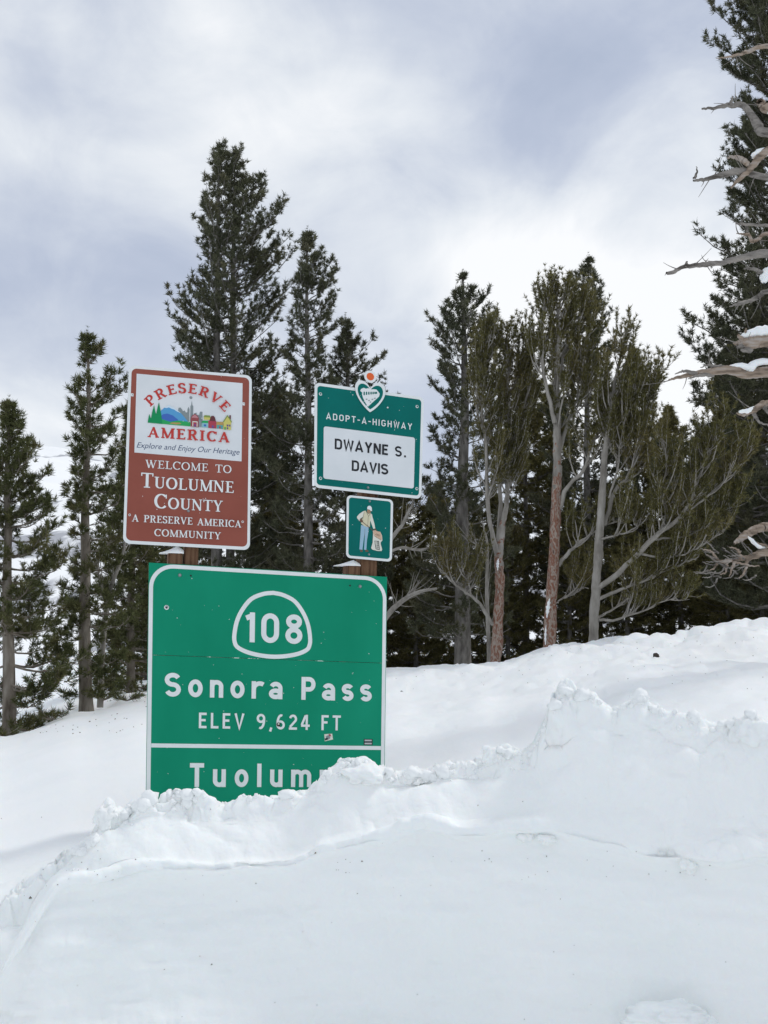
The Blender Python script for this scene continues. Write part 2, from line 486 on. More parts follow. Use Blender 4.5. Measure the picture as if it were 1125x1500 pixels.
def build_bank():
    def tab(L):
        w = np.array([athz(*p) for p in L])
        return np.arctan2(w[:, 0], w[:, 1]), np.hypot(w[:, 0], w[:, 1]), w[:, 2]
    ca, cd, cz = tab(CREST); la, ld, lz = tab(LEDGE)
    az = np.concatenate([np.linspace(ca[0], -.47, 60)[:-1], np.linspace(-.47, .47, 860), np.linspace(.47, ca[-1], 60)[1:]])
    dc, zc = np.interp(az, ca, cd), np.interp(az, ca, cz)
    dl, zl = np.interp(az, la, ld), np.interp(az, la, lz)
    k = np.hanning(61); k /= k.sum()
    zl = np.convolve(np.pad(zl, 30, 'edge'), k, 'valid')
    Pa = np.stack([az * 5, az * 0, az * 0], -1)
    lipn = fbm(Pa * 2.3, 4, 61) * .035
    zl = zl + lipn * .5
    # smoothed crest for the body of the bank: peaks only stand on it
    k2 = np.hanning(61); k2 /= k2.sum()
    zs = np.convolve(np.pad(zc, 30, 'edge'), k2, 'valid')
    zb = ground0(np.sin(az) * (dc + 1.5), np.cos(az) * (dc + 1.5))
    k3 = np.hanning(9); k3 /= k3.sum()
    zc = np.convolve(np.pad(zc, 4, 'edge'), k3, 'valid') - .040
    zs = zs - .040
    rel = zc - zl; rs = zs - zl
    zm = np.minimum(zs, zc)
    lk = np.clip((az - math.atan2(ray(60, 1300)[0], ray(60, 1300)[1])) / .06, 0, 1)     # the ledge dies out at the left
    lipn = lipn * lk
    prof = [(dc + 1.6, zb - .25), (dc + 1.2, np.minimum(zb + .0, zm - .04)), (dc + .8, .35 * (zm - .08) + .65 * np.minimum(zb, zm - .04)), (dc + .4, zm - .10), (dc + .13, zc - .02 - .03 * (zc > zs)),
            (dc, zc), (dc - .045, .7 * zc + .3 * zs - .05), (dc * .68 + dl * .32, zl + .72 * rs), (dc * .42 + dl * .58, zl + .48 * rs), (dc * .2 + dl * .8 - .005, zl + .24 * rs),
            (dl - .015 + lipn * .5, zl + .05), (dl - .028 * lk + lipn * .6, zl + .015), (dl - .004 * lk, zl - .012), (dl - .002, zl - .05), (dl - .03, zl - .15),
            (dl * .5 + 1.92, zl * .45), (3.80 + 0 * az, .0 * az - .02), (3.72 + 0 * az, 0 * az - .25)]
    D = np.array([p[0] for p in prof]).T; Z = np.array([p[1] for p in prof]).T      # (cols, k)
    cnt = [5, 6, 9, 12, 14, 14, 20, 20, 18, 16, 12, 10, 10, 10, 22, 26, 5]
    us = np.concatenate([i + np.arange(c) / c for i, c in enumerate(cnt)] + [[len(cnt)]])
    i0 = np.clip(us.astype(int), 0, len(prof) - 2); f = us - i0

    def cr(A):
        Ap = np.concatenate([2 * A[:, :1] - A[:, 1:2], A, 2 * A[:, -1:] - A[:, -2:-1]], 1)
        a, b, c, d = Ap[:, i0], Ap[:, i0 + 1], Ap[:, i0 + 2], Ap[:, i0 + 3]
        full = .5 * (2 * b + (c - a) * f + (2 * a - 5 * b + 4 * c - d) * f ** 2 + (3 * b - a - 3 * c + d) * f ** 3)
        return .6 * full + .4 * (b * (1 - f) + c * f)
    Dg, Zg = cr(D), cr(Z)
    # wander sideways so that no feature runs straight down the face
    ii = np.arange(len(az))[:, None] * np.ones_like(Dg)
    A0 = az[:, None] * np.ones_like(Dg)
    Pq = np.stack([np.sin(A0) * 4.4, Dg * 1.0, Zg * 1.3], -1)
    wnd = (fbm(Pq * 3.1, 3, 62) * 16 + fbm(Pq * 9, 2, 63) * 5) * np.exp(-((us[None] - 6.5) / 2.2) ** 2)
    wnd *= .12 + .88 * np.clip((us[None] - 5.1) / 1.5, 0, 1)
    jj = np.clip(ii + wnd, 0, len(az) - 1.001); j0 = jj.astype(int); jf = jj - j0
    rr_ = np.arange(Dg.shape[1])[None]
    Zg = Zg[j0, rr_] * (1 - jf) + Zg[j0 + 1, rr_] * jf
    A = az[:, None] * np.ones_like(Dg)
    Pw = np.stack([np.sin(A) * Dg, np.cos(A) * Dg, Zg], -1)
    gu = np.gradient(Pw, axis=0); gv = np.gradient(Pw, axis=1)
    nn = np.cross(gu, gv); nn /= np.linalg.norm(nn, axis=-1, keepdims=True) + 1e-9
    U = us[None, :] * np.ones_like(Dg)
    top = np.exp(-((U - 4.9) / 1.15) ** 2)              # near the crest
    upper = ((U > 2) & (U < 10.8)).astype(float)
    lip = np.exp(-((U - 10.5) / .8) ** 2)
    wall = np.clip((U - 12) / 2, 0, 1)
    rt = 1 / (1 + np.exp(-(Pw[..., 0] - .85) * 5))
    q = Pw + fbm(Pw * 3, 3, 71)[..., None] * .06
    d1 = domes(q * 4.0, 81); d2 = domes(q * 10.0, 82); d3 = domes(q * 22, 83)
    patch = np.clip(fbm(Pw * 1.7, 3, 90) * 1.3 + .5, 0, 1)
    disp = upper * (fbm(Pw * 1.6, 4, 72) * .030 + (d1 - .5) * (.014 + .05 * top + .055 * rt) * (.35 + .65 * patch)
                    + (d2 - .4) * (.005 + .055 * top + .026 * rt) * patch + (d3 - .4) * (.002 + .024 * top + .006 * rt) * (.4 + .6 * patch) + fbm(Pw * 20, 3, 93) * (.0015 + .006 * top))
    disp += lip * (fbm(Pw * 5, 4, 73) * .018 + (d2 - .4) * .020 * patch) * (.2 + .8 * lk[:, None])
    cell = cells(q * 8.5, 95); cell2 = cells(q * 19, 96)
    disp += upper * ((cell - .5) * (.001 + .040 * top * (.4 + .6 * patch)) + (cell2 - .5) * (.012 * top + .001 * rt))
    strk = Pw * np.array([.7, .7, 6.0])
    disp += wall * ((d1 - .5) * .010 * patch + (d3 - .4) * .003 * patch + fbm(Pw * 1.3, 3, 74) * .035 + fbm(strk * 2, 4, 75) * .013 + fbm(Pw * 7, 4, 76) * .010 + fbm(Pw * np.array([3, 3, 9.]), 3, 86) * .006)
    edge = np.clip(U / 2, 0, 1)
    upv = np.zeros_like(nn); upv[..., 2] = 1
    sg = 1.0 if float(nn[500, 200, 1]) < 0 else -1.0
    tk = np.clip(top * 1.25, 0, 1)[..., None]
    dirv = nn * sg * (1 - tk) + (upv * .85 + np.array([0, -.35, 0])) * tk
    Pw = Pw + dirv * (disp * edge)[..., None]
    # crest never sinks: keep the profile read from the place
    Vt = Pw.reshape(-1, 3)
    n, m = Dg.shape
    i, j = np.meshgrid(np.arange(n - 1), np.arange(m - 1), indexing='ij')
    Q = np.stack([i * m + j, i * m + j + 1, (i + 1) * m + j + 1, (i + 1) * m + j], -1).reshape(-1, 4)
    s = float(nn[500, 200, 1])
    if s > 0: Q = Q[:, ::-1]
    link('snow_bank', mesh_np('snow_bank', Vt, Q, mats=[M_bank], smooth=True), kind='structure')
    return s


BS = build_bank()


def blob(name, c, r, seed, sub=4, m=None, amp=.35, fr=1.6, flat_=1.0):
    import bmesh
    bm = bmesh.new(); bmesh.ops.create_icosphere(bm, subdivisions=sub, radius=1)
    V = np.array([v.co[:] for v in bm.verts])
    k = 1 + amp * fbm(V * fr + seed * 3.7, 4, seed) + .16 * (domes(V * 2.6 + seed, seed) - .5) + .05 * (domes(V * 6 + seed, seed + 5) - .4)
    V = V * k[:, None] * np.array(r)
    for v, w in zip(bm.verts, V): v.co = w
    me = bpy.data.meshes.new(name); bm.to_mesh(me); bm.free()
    for p in me.polygons: p.use_smooth = True
    me.materials.append(m or M_snow)
    o = link(name, me); o.location = c
    return o


CH = [((988, 1494, 3.78), (.155, .08, .062), 'large rounded snow chunk at the bottom right corner of the photo'),
      ((1010, 1268, 3.97), (.030, .025, .026), 'small round snow clod under the right end of the bank ledge'),
      ((768, 1226, 3.985), (.032, .02, .020), 'small flat snow clod caught under the ledge left of the bank notch'),
      ((800, 1230, 3.985), (.036, .02, .018), 'wider snow clod hanging under the ledge beside the notch'),
      ((722, 1110, 4.26), (.05, .045, .045), 'lone snow clod on the bank crest left of the tall peaks'),
      ((152, 1196, 4.2), (.035, .035, .045), 'leftmost snow clod on the bank crest near the big sign'),
      ((1100, 1082, 4.23), (.085, .07, .085), 'big rounded snow chunk at the right end of the bank crest'),
      ((530, 1140, 4.22), (.10, .07, .05), 'broad snow lump covering the lower right of the green sign')]
for i, (p, r, lb) in enumerate(CH):
    o = blob('snow_chunk', athz(*p), r, 30 + i, m=M_bank)
    o['label'] = lb; o['category'] = 'snow chunk'; o['group'] = 'snow chunks on the ploughed bank'



def rubble():
    """small loose crumbs of snow on the bank's crest and under its ledge"""
    import bmesh
    from mathutils.bvhtree import BVHTree
    rng = np.random.default_rng(8)
    me = bpy.data.objects['snow_bank'].data
    tr_ = BVHTree.FromPolygons([v.co for v in me.vertices], [p.vertices for p in me.polygons])
    bm = bmesh.new(); bmesh.ops.create_icosphere(bm, subdivisions=2, radius=1)
    V0 = np.array([v.co[:] for v in bm.verts]); F0 = np.array([[v.index for v in f.verts] for f in bm.faces]); bm.free()
    cx = np.array([c[0] for c in CREST]); cy = np.array([c[1] for c in CREST]); lx = np.array([c[0] for c in LEDGE]); ly = np.array([c[1] for c in LEDGE])
    V, T_, o = [], [], 0
    pts = []
    for _ in range(290):
        x = rng.uniform(100, 1125); pts.append((x, np.interp(x, cx, cy) + abs(rng.normal(4, 10)) + 1, rng.uniform(.004, .017) * rng.choice([.8, 1, 2.0])))
    for x, y, q in pts:
        h = tr_.ray_cast(Vector(CAM), Vector(ray(x, y)).normalized())
        if h[0] is None: continue
        v = V0 * (1 + .35 * fbm(V0 * 1.7 + o, 2, 3)[:, None] + .25 * (cells(V0 * 1.2 + o, 4)[:, None] - .5)) * rng.uniform(.7, 1.3, 3) * q
        V.append(v + np.array(h[0]) + np.array(h[1]) * q * .2); T_.append(F0 + o); o += len(V0)
    link('snow_rubble', mesh_np('snow_rubble', np.vstack(V), Ft=np.vstack(T_), mats=[M_crumb], smooth=True), kind='stuff', label='loose crumbs of snow along the crest of the ploughed bank')


rubble()

# ------------------------------------------------------------------ stroke lettering
def arc(cx, cy, rx, ry, a0, a1, n=14):
    a = np.radians(np.linspace(a0, a1, n))
    return [(cx + rx * math.cos(t), cy + ry * math.sin(t)) for t in a]


def gothic(c, s):
    """road-sign letter: width and centre lines, cap height 1, pen width s"""
    h = s / 2; X = .75
    if c in 'SC8O0DG69e': w = .64
    if c == 'S' or c == 's':
        w, T = (.64, 1) if c == 'S' else (.52, X)
        mid = T * .51; r = w / 2 - h
        t = (T - h - mid) / 2; b = (mid - h) / 2
        return w, [arc(w / 2, T - h - t, r, t, 25, 180, 12) + arc(w / 2, mid + t, r, t, 200, 270, 5)[0:] + arc(w / 2, h + b, r, b, 85, 0, 5) + arc(w / 2, h + b, r, b, -15, -158, 12)]
    if c == 'o': w = .58; return w, [arc(w / 2, X / 2, w / 2 - h, X / 2 - h, 90, 450, 26)]
    if c == 'O': return w, [arc(w / 2, .72, w / 2 - h, .28 - h, 0, 180, 12) + arc(w / 2, .28, w / 2 - h, .28 - h, 180, 360, 12) + [(w - h, .72)]]
    if c == '0': w = .62; return w, [arc(w / 2, .68, w / 2 - h, .32 - h, 0, 180, 14) + arc(w / 2, .32, w / 2 - h, .32 - h, 180, 360, 14) + [(w - h, .68)]]
    if c == 'n': w = .54; r = w / 2 - h; return w, [[(h, 0), (h, X)], [(h, X - h - r - .04)] + arc(w / 2, X - h - r, r, r, 165, 0) + [(w - h, 0)]]
    if c == 'm':
        w = .88; r = (w - s) / 4
        return w, [[(h, 0), (h, X)], arc(h + r, X - h - r, r, r, 165, 0) + [(h + 2 * r, 0)], arc(h + 3 * r, X - h - r, r, r, 165, 0) + [(w - h, 0)]]
    if c == 'r': w = .44; r = .25; return w, [[(h, 0), (h, X)], [(h, X - h - r - .04)] + arc(h + r, X - h - r, r, r, 165, 55)]
    if c == 'a':
        w = .56; r = w / 2 - h
        return w, [arc(w / 2, X - h - .19, r, .19, 155, 0) + [(w - h, 0)], arc(w / 2 - .01, .23, r, .23 - h, 90, 450, 22)]
    if c == 'u': w = .54; r = w / 2 - h; return w, [[(w - h, X), (w - h, 0)], [(h, X)] + arc(w / 2, h + r, r, r, 180, 345)]
    if c == 'l': w = s; return w, [[(h, 0), (h, 1)]]
    if c == 'e': w = .56; return w, [[(h, X / 2), (w - h, X / 2)] + arc(w / 2, X / 2, w / 2 - h, X / 2 - h, 0, 320, 20)]
    if c == 'P': w = .6; return w, [[(h, 0), (h, 1)], [(s, 1 - h)] + arc(w - .27, .73 - h / 2, .27 - h, .27 - h / 2, 90, -90, 12) + [(s, .46 - h / 2 + h / 2)]]
    if c == 'T': w = .58; return w, [[(w / 2, 0), (w / 2, 1 - s)], [(0, 1 - h), (w, 1 - h)]]
    if c == 'E': w = .5; return w, [[(h, 0), (h, 1)], [(s, 1 - h), (w, 1 - h)], [(s, .52), (w - .06, .52)], [(s, h), (w, h)]]
    if c == 'F': w = .5; return w, [[(h, 0), (h, 1)], [(s, 1 - h), (w, 1 - h)], [(s, .52), (w - .08, .52)]]
    if c == 'L': w = .5; return w, [[(h, 0), (h, 1)], [(s, h), (w, h)]]
    if c == 'N': w = .62; return w, [[(h, 0), (h, 1)], [(w - h, 0), (w - h, 1)], [(h * 1.2, .97), (w - h * 1.2, .03)]]
    if c == '.': w = s * 1.1; return w, [[(w / 2, 0), (w / 2, w)]]
    if c == 'V': w = .66; return w, [[(h * .9, 1), (w / 2, h * .6), (w - h * .9, 1)]]
    if c == 'W': w = .86; return w, [[(h * .9, 1), (w * .27, h * .6), (w / 2, .95), (w * .73, h * .6), (w - h * .9, 1)]]
    if c == 'Y': w = .66; return w, [[(h, 1), (w / 2, .45), (w - h, 1)], [(w / 2, .45), (w / 2, 0)]]
    if c == 'A': w = .7; return w, [[(h * .9, 0), (w / 2, 1 - h * .6), (w - h * .9, 0)], [(w * .22, .27), (w * .78, .27)]]
    if c == 'D': w = .62; return w, [[(h, 0), (h, 1)], [(s, 1 - h)] + arc(w - .3, .7, .3 - h, .3 - h, 90, 0, 8) + arc(w - .3, .3, .3 - h, .3 - h, 0, -90, 8) + [(s, h)]]
    if c == 'H': w = .6; return w, [[(h, 0), (h, 1)], [(w - h, 0), (w - h, 1)], [(s, .52), (w - s, .52)]]
    if c == 'I': w = s; return w, [[(h, 0), (h, 1)]]
    if c == 'G': w = .64; return w, [arc(w / 2, .72, w / 2 - h, .28 - h, 20, 180, 12) + arc(w / 2, .28, w / 2 - h, .28 - h, 180, 360, 12) + [(w - h, .45), (w * .55, .45)]]
    if c == '-': w = .34; return w, [[(0, .48), (w, .48)]]
    if c == '1': w = .30; return w, [[(w - h, 0), (w - h, 1)], [(w - h - s * .3, 1 - h * 1.5), (0, .80)]]
    if c == '8': w = .6; return w, [arc(w / 2, .755, w / 2 - h - .02, .245 - h, 90, 450, 24), arc(w / 2, .285, w / 2 - h, .285 - h, 90, 450, 24)]
    if c == '9': w = .58; return w, [arc(w / 2, .70, w / 2 - h, .30 - h, 90, 450, 24), arc(w / 2 - .03, .64, w / 2 - h + .03, .64 - h, 0, -108, 12)]
    if c == '6': w = .58; return w, [arc(w / 2, .30, w / 2 - h, .30 - h, 90, 450, 24), arc(w / 2 + .03, .36, w / 2 - h + .03, .64 - h, 180, 72, 12)]
    if c == '2': w = .56; return w, [arc(w / 2, .70, w / 2 - h, .30 - h, 165, -25, 14) + [(h, h * 2.2), ], [(0, h), (w, h)]]
    if c == '4': w = .6; return w, [[(w - .13 - h, 0), (w - .13 - h, 1)], [(w - .13 - s, .95), (h * .6, .32)], [(0, .28), (w, .28)]]
    if c == ',': w = .2; return w, [[(.14, .12), (.06, -.14)]]
    return .34, []


def serif(c, T=.17, t=.06, sl=.12):
    """book-face capital: width, list of (points, widths)"""
    R = []

    def st(x0, y0, x1, y1, w): R.append(([(x0, y0), (x1, y1)], [w, w]))

    def sf(x, y, l=sl, r=sl): R.append(([(x - l, y), (x + r, y)], [t * .9, t * .9]))

    def cv(p):
        p = np.array(p); d = np.gradient(p, axis=0); d /= np.linalg.norm(d, axis=1)[:, None] + 1e-9
        R.append((p.tolist(), (t + (T * 1.05 - t) * np.abs(d[:, 1]) ** 1.5).tolist()))
    b, u = t * .45, 1 - t * .45
    if c == 'I': w = .4; st(.2, 0, .2, 1, T); sf(.2, b, .18, .18); sf(.2, u, .18, .18)
    elif c in 'EFL':
        w = .68; st(.2, 0, .2, 1, T); sf(.2, b, .18, .1); sf(.2, u, .18, .1 if c != 'L' else .18)
        st(.2, b, .62, b, t) if c != 'F' else None
        if c != 'F': st(.61, 0, .64, .22, t)
        if c != 'L': st(.2, u, .58, u, t); st(.58, 1, .58, .8, t); st(.2, .52, .48, .52, t); st(.48, .62, .48, .42, t)
    elif c == 'T': w = .72; st(.36, 0, .36, 1, T); sf(.36, b, .18, .18); st(.03, u, .69, u, t); st(.04, 1, .04, .78, t); st(.68, 1, .68, .78, t)
    elif c == 'O': w = .86; cv(arc(.43, .5, .43 - T / 2, .5 - t / 2 + .01, 90, 450, 34))
    elif c == 'C': w = .78; cv(arc(.43, .5, .43 - T / 2, .5 - t / 2 + .01, 45, 318, 28)); st(.71, .98, .71, .70, t)
    elif c in 'PR':
        w = .7 if c == 'P' else .8; st(.2, 0, .2, 1, T); sf(.2, b, .18, .18); sf(.2, u, .18, .1)
        cv([(.2, u), (.38, u)] + arc(.38, .745, .22, .235, 80, -80, 14) + [(.38, .5), (.2, .5)])
        if c == 'R': st(.42, .5, .66, 0, T * .9); sf(.68, b, .1, .12)
    elif c == 'S':
        w = .6; cv(arc(.3, .755, .2, .225, 20, 180, 12) + arc(.3, .755, .2, .235, 205, 265, 5) + arc(.3, .27, .21, .25, 80, 0, 6) + arc(.3, .27, .21, .25, -15, -165, 12))
        st(.51, .97, .51, .74, t); st(.07, .03, .07, .28, t)
    elif c == 'A': w = .84; st(.12, 0, .42, 1, t * 1.1); st(.40, .97, .70, 0, T); st(.2, .33, .6, .33, t); sf(.12, b); sf(.70, b, .14, .13)
    elif c == 'V': w = .8; st(.12, 1, .42, 0, T); st(.40, .03, .68, 1, t * 1.1); sf(.13, u, .13, .14); sf(.68, u)
    elif c == 'W': w = 1.12; st(.12, 1, .37, 0, T); st(.37, .02, .58, 1, t * 1.1); st(.52, .98, .78, 0, T); st(.76, .02, 1.0, 1, t * 1.1); sf(.13, u, .13, .13); sf(.53, u, .1, .12); sf(1.0, u)
    elif c == 'M': w = 1.0; st(.15, 0, .15, 1, t * 1.2); st(.16, .98, .49, .02, T * .95); st(.49, .02, .82, .98, t * 1.1); st(.84, 0, .84, 1, T); sf(.15, b); sf(.15, u, .13, .05); sf(.84, b, .16, .16); sf(.84, u, .05, .16)
    elif c == 'N': w = .86; st(.15, 0, .15, 1, t * 1.2); st(.15, .98, .70, .02, T * .95); st(.70, 0, .70, 1, t * 1.2); sf(.15, b); sf(.13, u, .12, .05); sf(.70, u)
    elif c == 'U': w = .84; cv([(.2, 1), (.2, .4)] + arc(.44, .3, .24, .3 - t / 2, 180, 300, 10)); cv2 = arc(.44, .3, .24, .3 - t / 2, 300, 360, 6) + [(.68, 1)]; R.append((cv2, [t * 1.2] * len(cv2))); sf(.2, u, .17, .17); sf(.68, u)
    elif c == 'Y': w = .78; st(.38, 0, .38, .45, T); st(.12, 1, .40, .42, T * .95); st(.38, .42, .64, 1, t * 1.1); sf(.38, b, .17, .17); sf(.13, u, .13, .14); sf(.64, u)
    elif c == '.': w = .3; st(.06, .08, .24, .08, .16)
    else: w = .42
    return w, R


def strip(pts, wd):
    """flat ribbon along a centre line -> verts, quads"""
    p = np.array(pts, float); w = np.broadcast_to(np.asarray(wd, float), (len(p),))
    seg = np.diff(p, axis=0); ln = np.linalg.norm(seg, axis=1); keep = np.r_[True, ln > 1e-5]
    p = p[keep]; w = w[keep]; seg = np.diff(p, axis=0); seg /= np.linalg.norm(seg, axis=1)[:, None]
    n = np.stack([-seg[:, 1], seg[:, 0]], 1)
    nv = np.vstack([n[:1], n[:-1] + n[1:], n[-1:]]); nv /= np.linalg.norm(nv, axis=1)[:, None] + 1e-9
    k = np.r_[1, 1 / np.clip((nv[1:-1] * n[1:]).sum(1), .45, 1), 1]
    if np.allclose(p[0], p[-1]):
        v = n[0] + n[-1]; v /= np.linalg.norm(v); nv[0] = nv[-1] = v
    off = nv * (w / 2 * k)[:, None]
    V = np.empty((2 * len(p), 2)); V[0::2] = p + off; V[1::2] = p - off
    i = np.arange(len(p) - 1) * 2
    return V, np.stack([i, i + 1, i + 3, i + 2], 1)


# ------------------------------------------------------------------ signs
YAW = math.radians(17)
P0 = np.array([-.7132, 5.8842, 1.2630])


class Sign:
    """flat sheet sign: (u right, v down) in metres mapped on the sheet's real, slightly racked corners"""

    def __init__(s, name, quad, w, h, label, cat, group=None, basez=None):
        s.q = np.array(quad, float); s.w, s.h = w, h
        b = (s.q[2] + s.q[3]) / 2
        s.b = b
        R = _rz(YAW)
        loc = P0 + R @ np.array([b[0], 0, b[1]])
        s.root = empty(name, loc, label, cat, group, YAW)
        s.lay = 0

    def m(s, uv, y=0.):
        uv = np.asarray(uv, float)
        a, b = uv[:, :1] / s.w, uv[:, 1:] / s.h
        q = s.q
        X = q[0] * (1 - a) * (1 - b) + q[1] * a * (1 - b) + q[2] * a * b + q[3] * (1 - a) * b
        X = X - s.b
        yy = np.broadcast_to(np.asarray(y, float), (len(uv),))
        return np.stack([X[:, 0], yy, X[:, 1]], 1)

    def part(s, name, items, front=0., label=None):
        """items: (material, 'poly', pts) or (material, 'strip', pts, width[s]) printed on the sheet, each 0.15 mm further out"""
        mats, V, Fs, mi = [], [], [], []
        o = 0
        for k, it in enumerate(items):
            if it[0] not in mats: mats.append(it[0])
            y = front - .00025 * (k + 1)
            if it[1] == 'poly':
                v = s.m(it[2], y); f = [list(range(len(v)))]
            elif it[1] == 'tri':
                v = s.m(it[2], y); f = [list(map(int, q)) for q in it[3]]
            else:
                a, q = strip(it[2], it[3]); v = s.m(a, y); f = [list(map(int, r)) for r in q]
            V += v.tolist(); Fs += [[i + o for i in ff] for ff in f]; mi += [mats.index(it[0])] * len(f)
            o += len(v)
        me = bpy.data.meshes.new(name); me.from_pydata(V, [], Fs)
        for m_ in mats: me.materials.append(m_)
        me.polygons.foreach_set('material_index', mi)
        me.update()
        # all faces look out of the sheet
        flip = [p.index for p in me.polygons if p.normal.y > 0]
        if flip:
            import bmesh
            bm = bmesh.new(); bm.from_mesh(me); bm.faces.ensure_lookup_table()
            bmesh.ops.reverse_faces(bm, faces=[bm.faces[i] for i in flip]); bm.to_mesh(me); bm.free()
        ob = link(name, me, s.root)
        if label: ob['label'] = label
        return ob

    def board(s, name, outline, m_, y0=0., th=.003, label=None, parent=None):
        pts = np.array(outline); n = len(pts)
        A = s.m(pts, y0); B = s.m(pts, y0 + th)
        Fs = [list(range(n)), list(range(2 * n - 1, n - 1, -1))] + [[i, i + n, (i + 1) % n + n, (i + 1) % n] for i in range(n)]
        me = bpy.data.meshes.new(name); me.from_pydata(A.tolist() + B.tolist(), [], Fs)
        me.materials.append(m_); me.materials.append(M_edge)
        for i, p in enumerate(me.polygons): p.material_index = 0 if i == 0 else 1
        import bmesh
        bm = bmesh.new(); bm.from_mesh(me); bmesh.ops.recalc_face_normals(bm, faces=bm.faces[:]); bm.to_mesh(me); bm.free()
        ob = link(name, me, parent or s.root)
        if label: ob['label'] = label
        return ob

    def gothic(s, text, x0, x1, vb, cap, pen, m_, xs=1.0, gapk=1.0, label=None, front=-.001):
        G = [gothic(c, pen) for c in text]
        tot = sum(g[0] for g in G if g[1]) * cap * xs
        ns = sum(1 for g in G if not g[1])
        ng = len(G) - 1
        sp = .55 * cap
        gap = (x1 - x0 - tot - ns * sp) / max(1, ng - ns)
        x = x0; it = []; words = text.split(' '); done = 0
        for (w, ls), c in zip(G, text):
            if not ls:
                x += sp
                s.part('lettering', it, front, label and 'white ' + words[done]); it = []; done += 1
                continue
            for l in ls:
                it.append((m_, 'strip', [(x + a * cap * xs, vb - b * cap) for a, b in l], pen * cap * (1 + xs) / 2))
            x += w * cap * xs + gap
        return s.part('lettering', it, front, label and 'white ' + words[done])

    def serif(s, text, x0, x1, vb, cap, m_, capk=None, T=.17, t=.06, label=None, front=0., gap=.04, sp=.45, arcR=None, items=False):
        """capk: relative size of each letter (small caps)"""
        caps = [cap * (capk[i] if capk else 1) for i in range(len(text))]
        G = [serif(c, T, t) if c != ' ' else (sp, []) for c in text]
        nat = sum(g[0] * k for g, k in zip(G, caps)) + gap * cap * (len(text) - 1)
        xs = (x1 - x0) / nat
        x = x0; it = []; words = text.split(' '); done = 0
        for (w, ls), k in zip(G, caps):
            if not ls and not items:
                s.part('lettering', it, front, label and 'white ' + words[done]); it = []; done += 1
            cx = x + w * k * xs / 2
            for l, wd in ls:
                pts = [(x + a * k * xs, b * k) for a, b in l]
                if arcR:
                    R_, uc, vc = arcR
                    th = (cx - uc) / R_
                    pts = [(uc + (R_ + b) * math.sin(th) + (a - cx) * math.cos(th), vc - (R_ + b) * math.cos(th) + (a - cx) * math.sin(th)) for a, b in pts]
                else:
                    pts = [(a, vb - b) for a, b in pts]
                it.append((m_, 'strip', pts, np.array(wd) * k))
            x += (w * k + gap * cap) * xs
        if items: return it
        return s.part('lettering', it, front, label if len(words) == 1 else 'white ' + words[done])

    def sans(s, text, x0, x1, vb, cap, m_, bold=.02, shear=0, label=None, front=0.):
        cu = bpy.data.curves.new('t', 'FONT'); cu.body = text; cu.size = 1; cu.offset = bold; cu.shear = shear
        ob = bpy.data.objects.new('t', cu)
        me = bpy.data.meshes.new_from_object(ob)
        V = np.array([v.co[:] for v in me.vertices]); Fs = [list(p.vertices) for p in me.polygons]
        bpy.data.objects.remove(ob); bpy.data.meshes.remove(me)
        cu2 = bpy.data.curves.new('t', 'FONT'); cu2.body = 'E'; cu2.size = 1; cu2.offset = bold
        ob = bpy.data.objects.new('t', cu2); me = bpy.data.meshes.new_from_object(ob)
        ch = max(v.co[1] for v in me.vertices); bpy.data.objects.remove(ob); bpy.data.meshes.remove(me)
        a = V[:, 0]
        U = x0 + (a - a.min()) / (a.max() - a.min()) * (x1 - x0); Vv = vb - V[:, 1] / ch * cap
        return s.part('lettering', [(m_, 'tri', np.stack([U, Vv], 1), Fs)], front, label)

    def disc(s, name, u, v, r, m_, proud=.006, label=None, n=16, ring=None):
        a = np.linspace(0, 2 * np.pi, n, endpoint=False)
        c = np.stack([u + r * np.cos(a), v + r * np.sin(a)], 1); c2 = np.stack([u + r * .72 * np.cos(a), v + r * .72 * np.sin(a)], 1)
        c3 = np.stack([u + r * .45 * np.cos(a), v + r * .45 * np.sin(a)], 1)
        A, B, C_ = s.m(c, -.0008), s.m(c2, -proud), s.m(c3, -proud)
        D_ = s.m(c3, -proud - .003)
        V = np.vstack([A, B, C_, D_])
        Fs = [[k * n + i, k * n + (i + 1) % n, (k + 1) * n + (i + 1) % n, (k + 1) * n + i] for k in range(3) for i in range(n)] + [list(range(3 * n, 4 * n))]
        me = bpy.data.meshes.new(name); me.from_pydata(V.tolist(), [], Fs); me.materials.append(m_)
        ob = link(name, me, s.root)
        if label: ob['label'] = label
        return ob


def rrect(x0, y0, x1, y1, r, n=8, closed=False):
    p = []
    for cx, cy, a in ((x1 - r, y0 + r, -90), (x1 - r, y1 - r, 0), (x0 + r, y1 - r, 90), (x0 + r, y0 + r, 180)):
        for t in np.radians(np.linspace(a, a + 90, n)):
            p.append((cx + r * math.cos(t), cy + r * math.sin(t)))
    if closed: p.append(p[0])
    return p


def specks(s, n, x0, y0, x1, y1, seed, m_=None, rmax=.003, front=0):
    r = random.Random(seed); it = []
    for _ in range(n):
        x, y, q = r.uniform(x0, x1), r.uniform(y0, y1), r.uniform(.0008, rmax)
        it.append((m_ or M_white, 'poly', [(x + q * math.cos(a) * r.uniform(.5, 1.5), y + q * math.sin(a) * r.uniform(.5, 1.5)) for a in (0, 1.2, 2.4, 3.8, 5)]))
    o = s.part('snow_speck', it, front - .012); o['kind'] = 'stuff'; return o


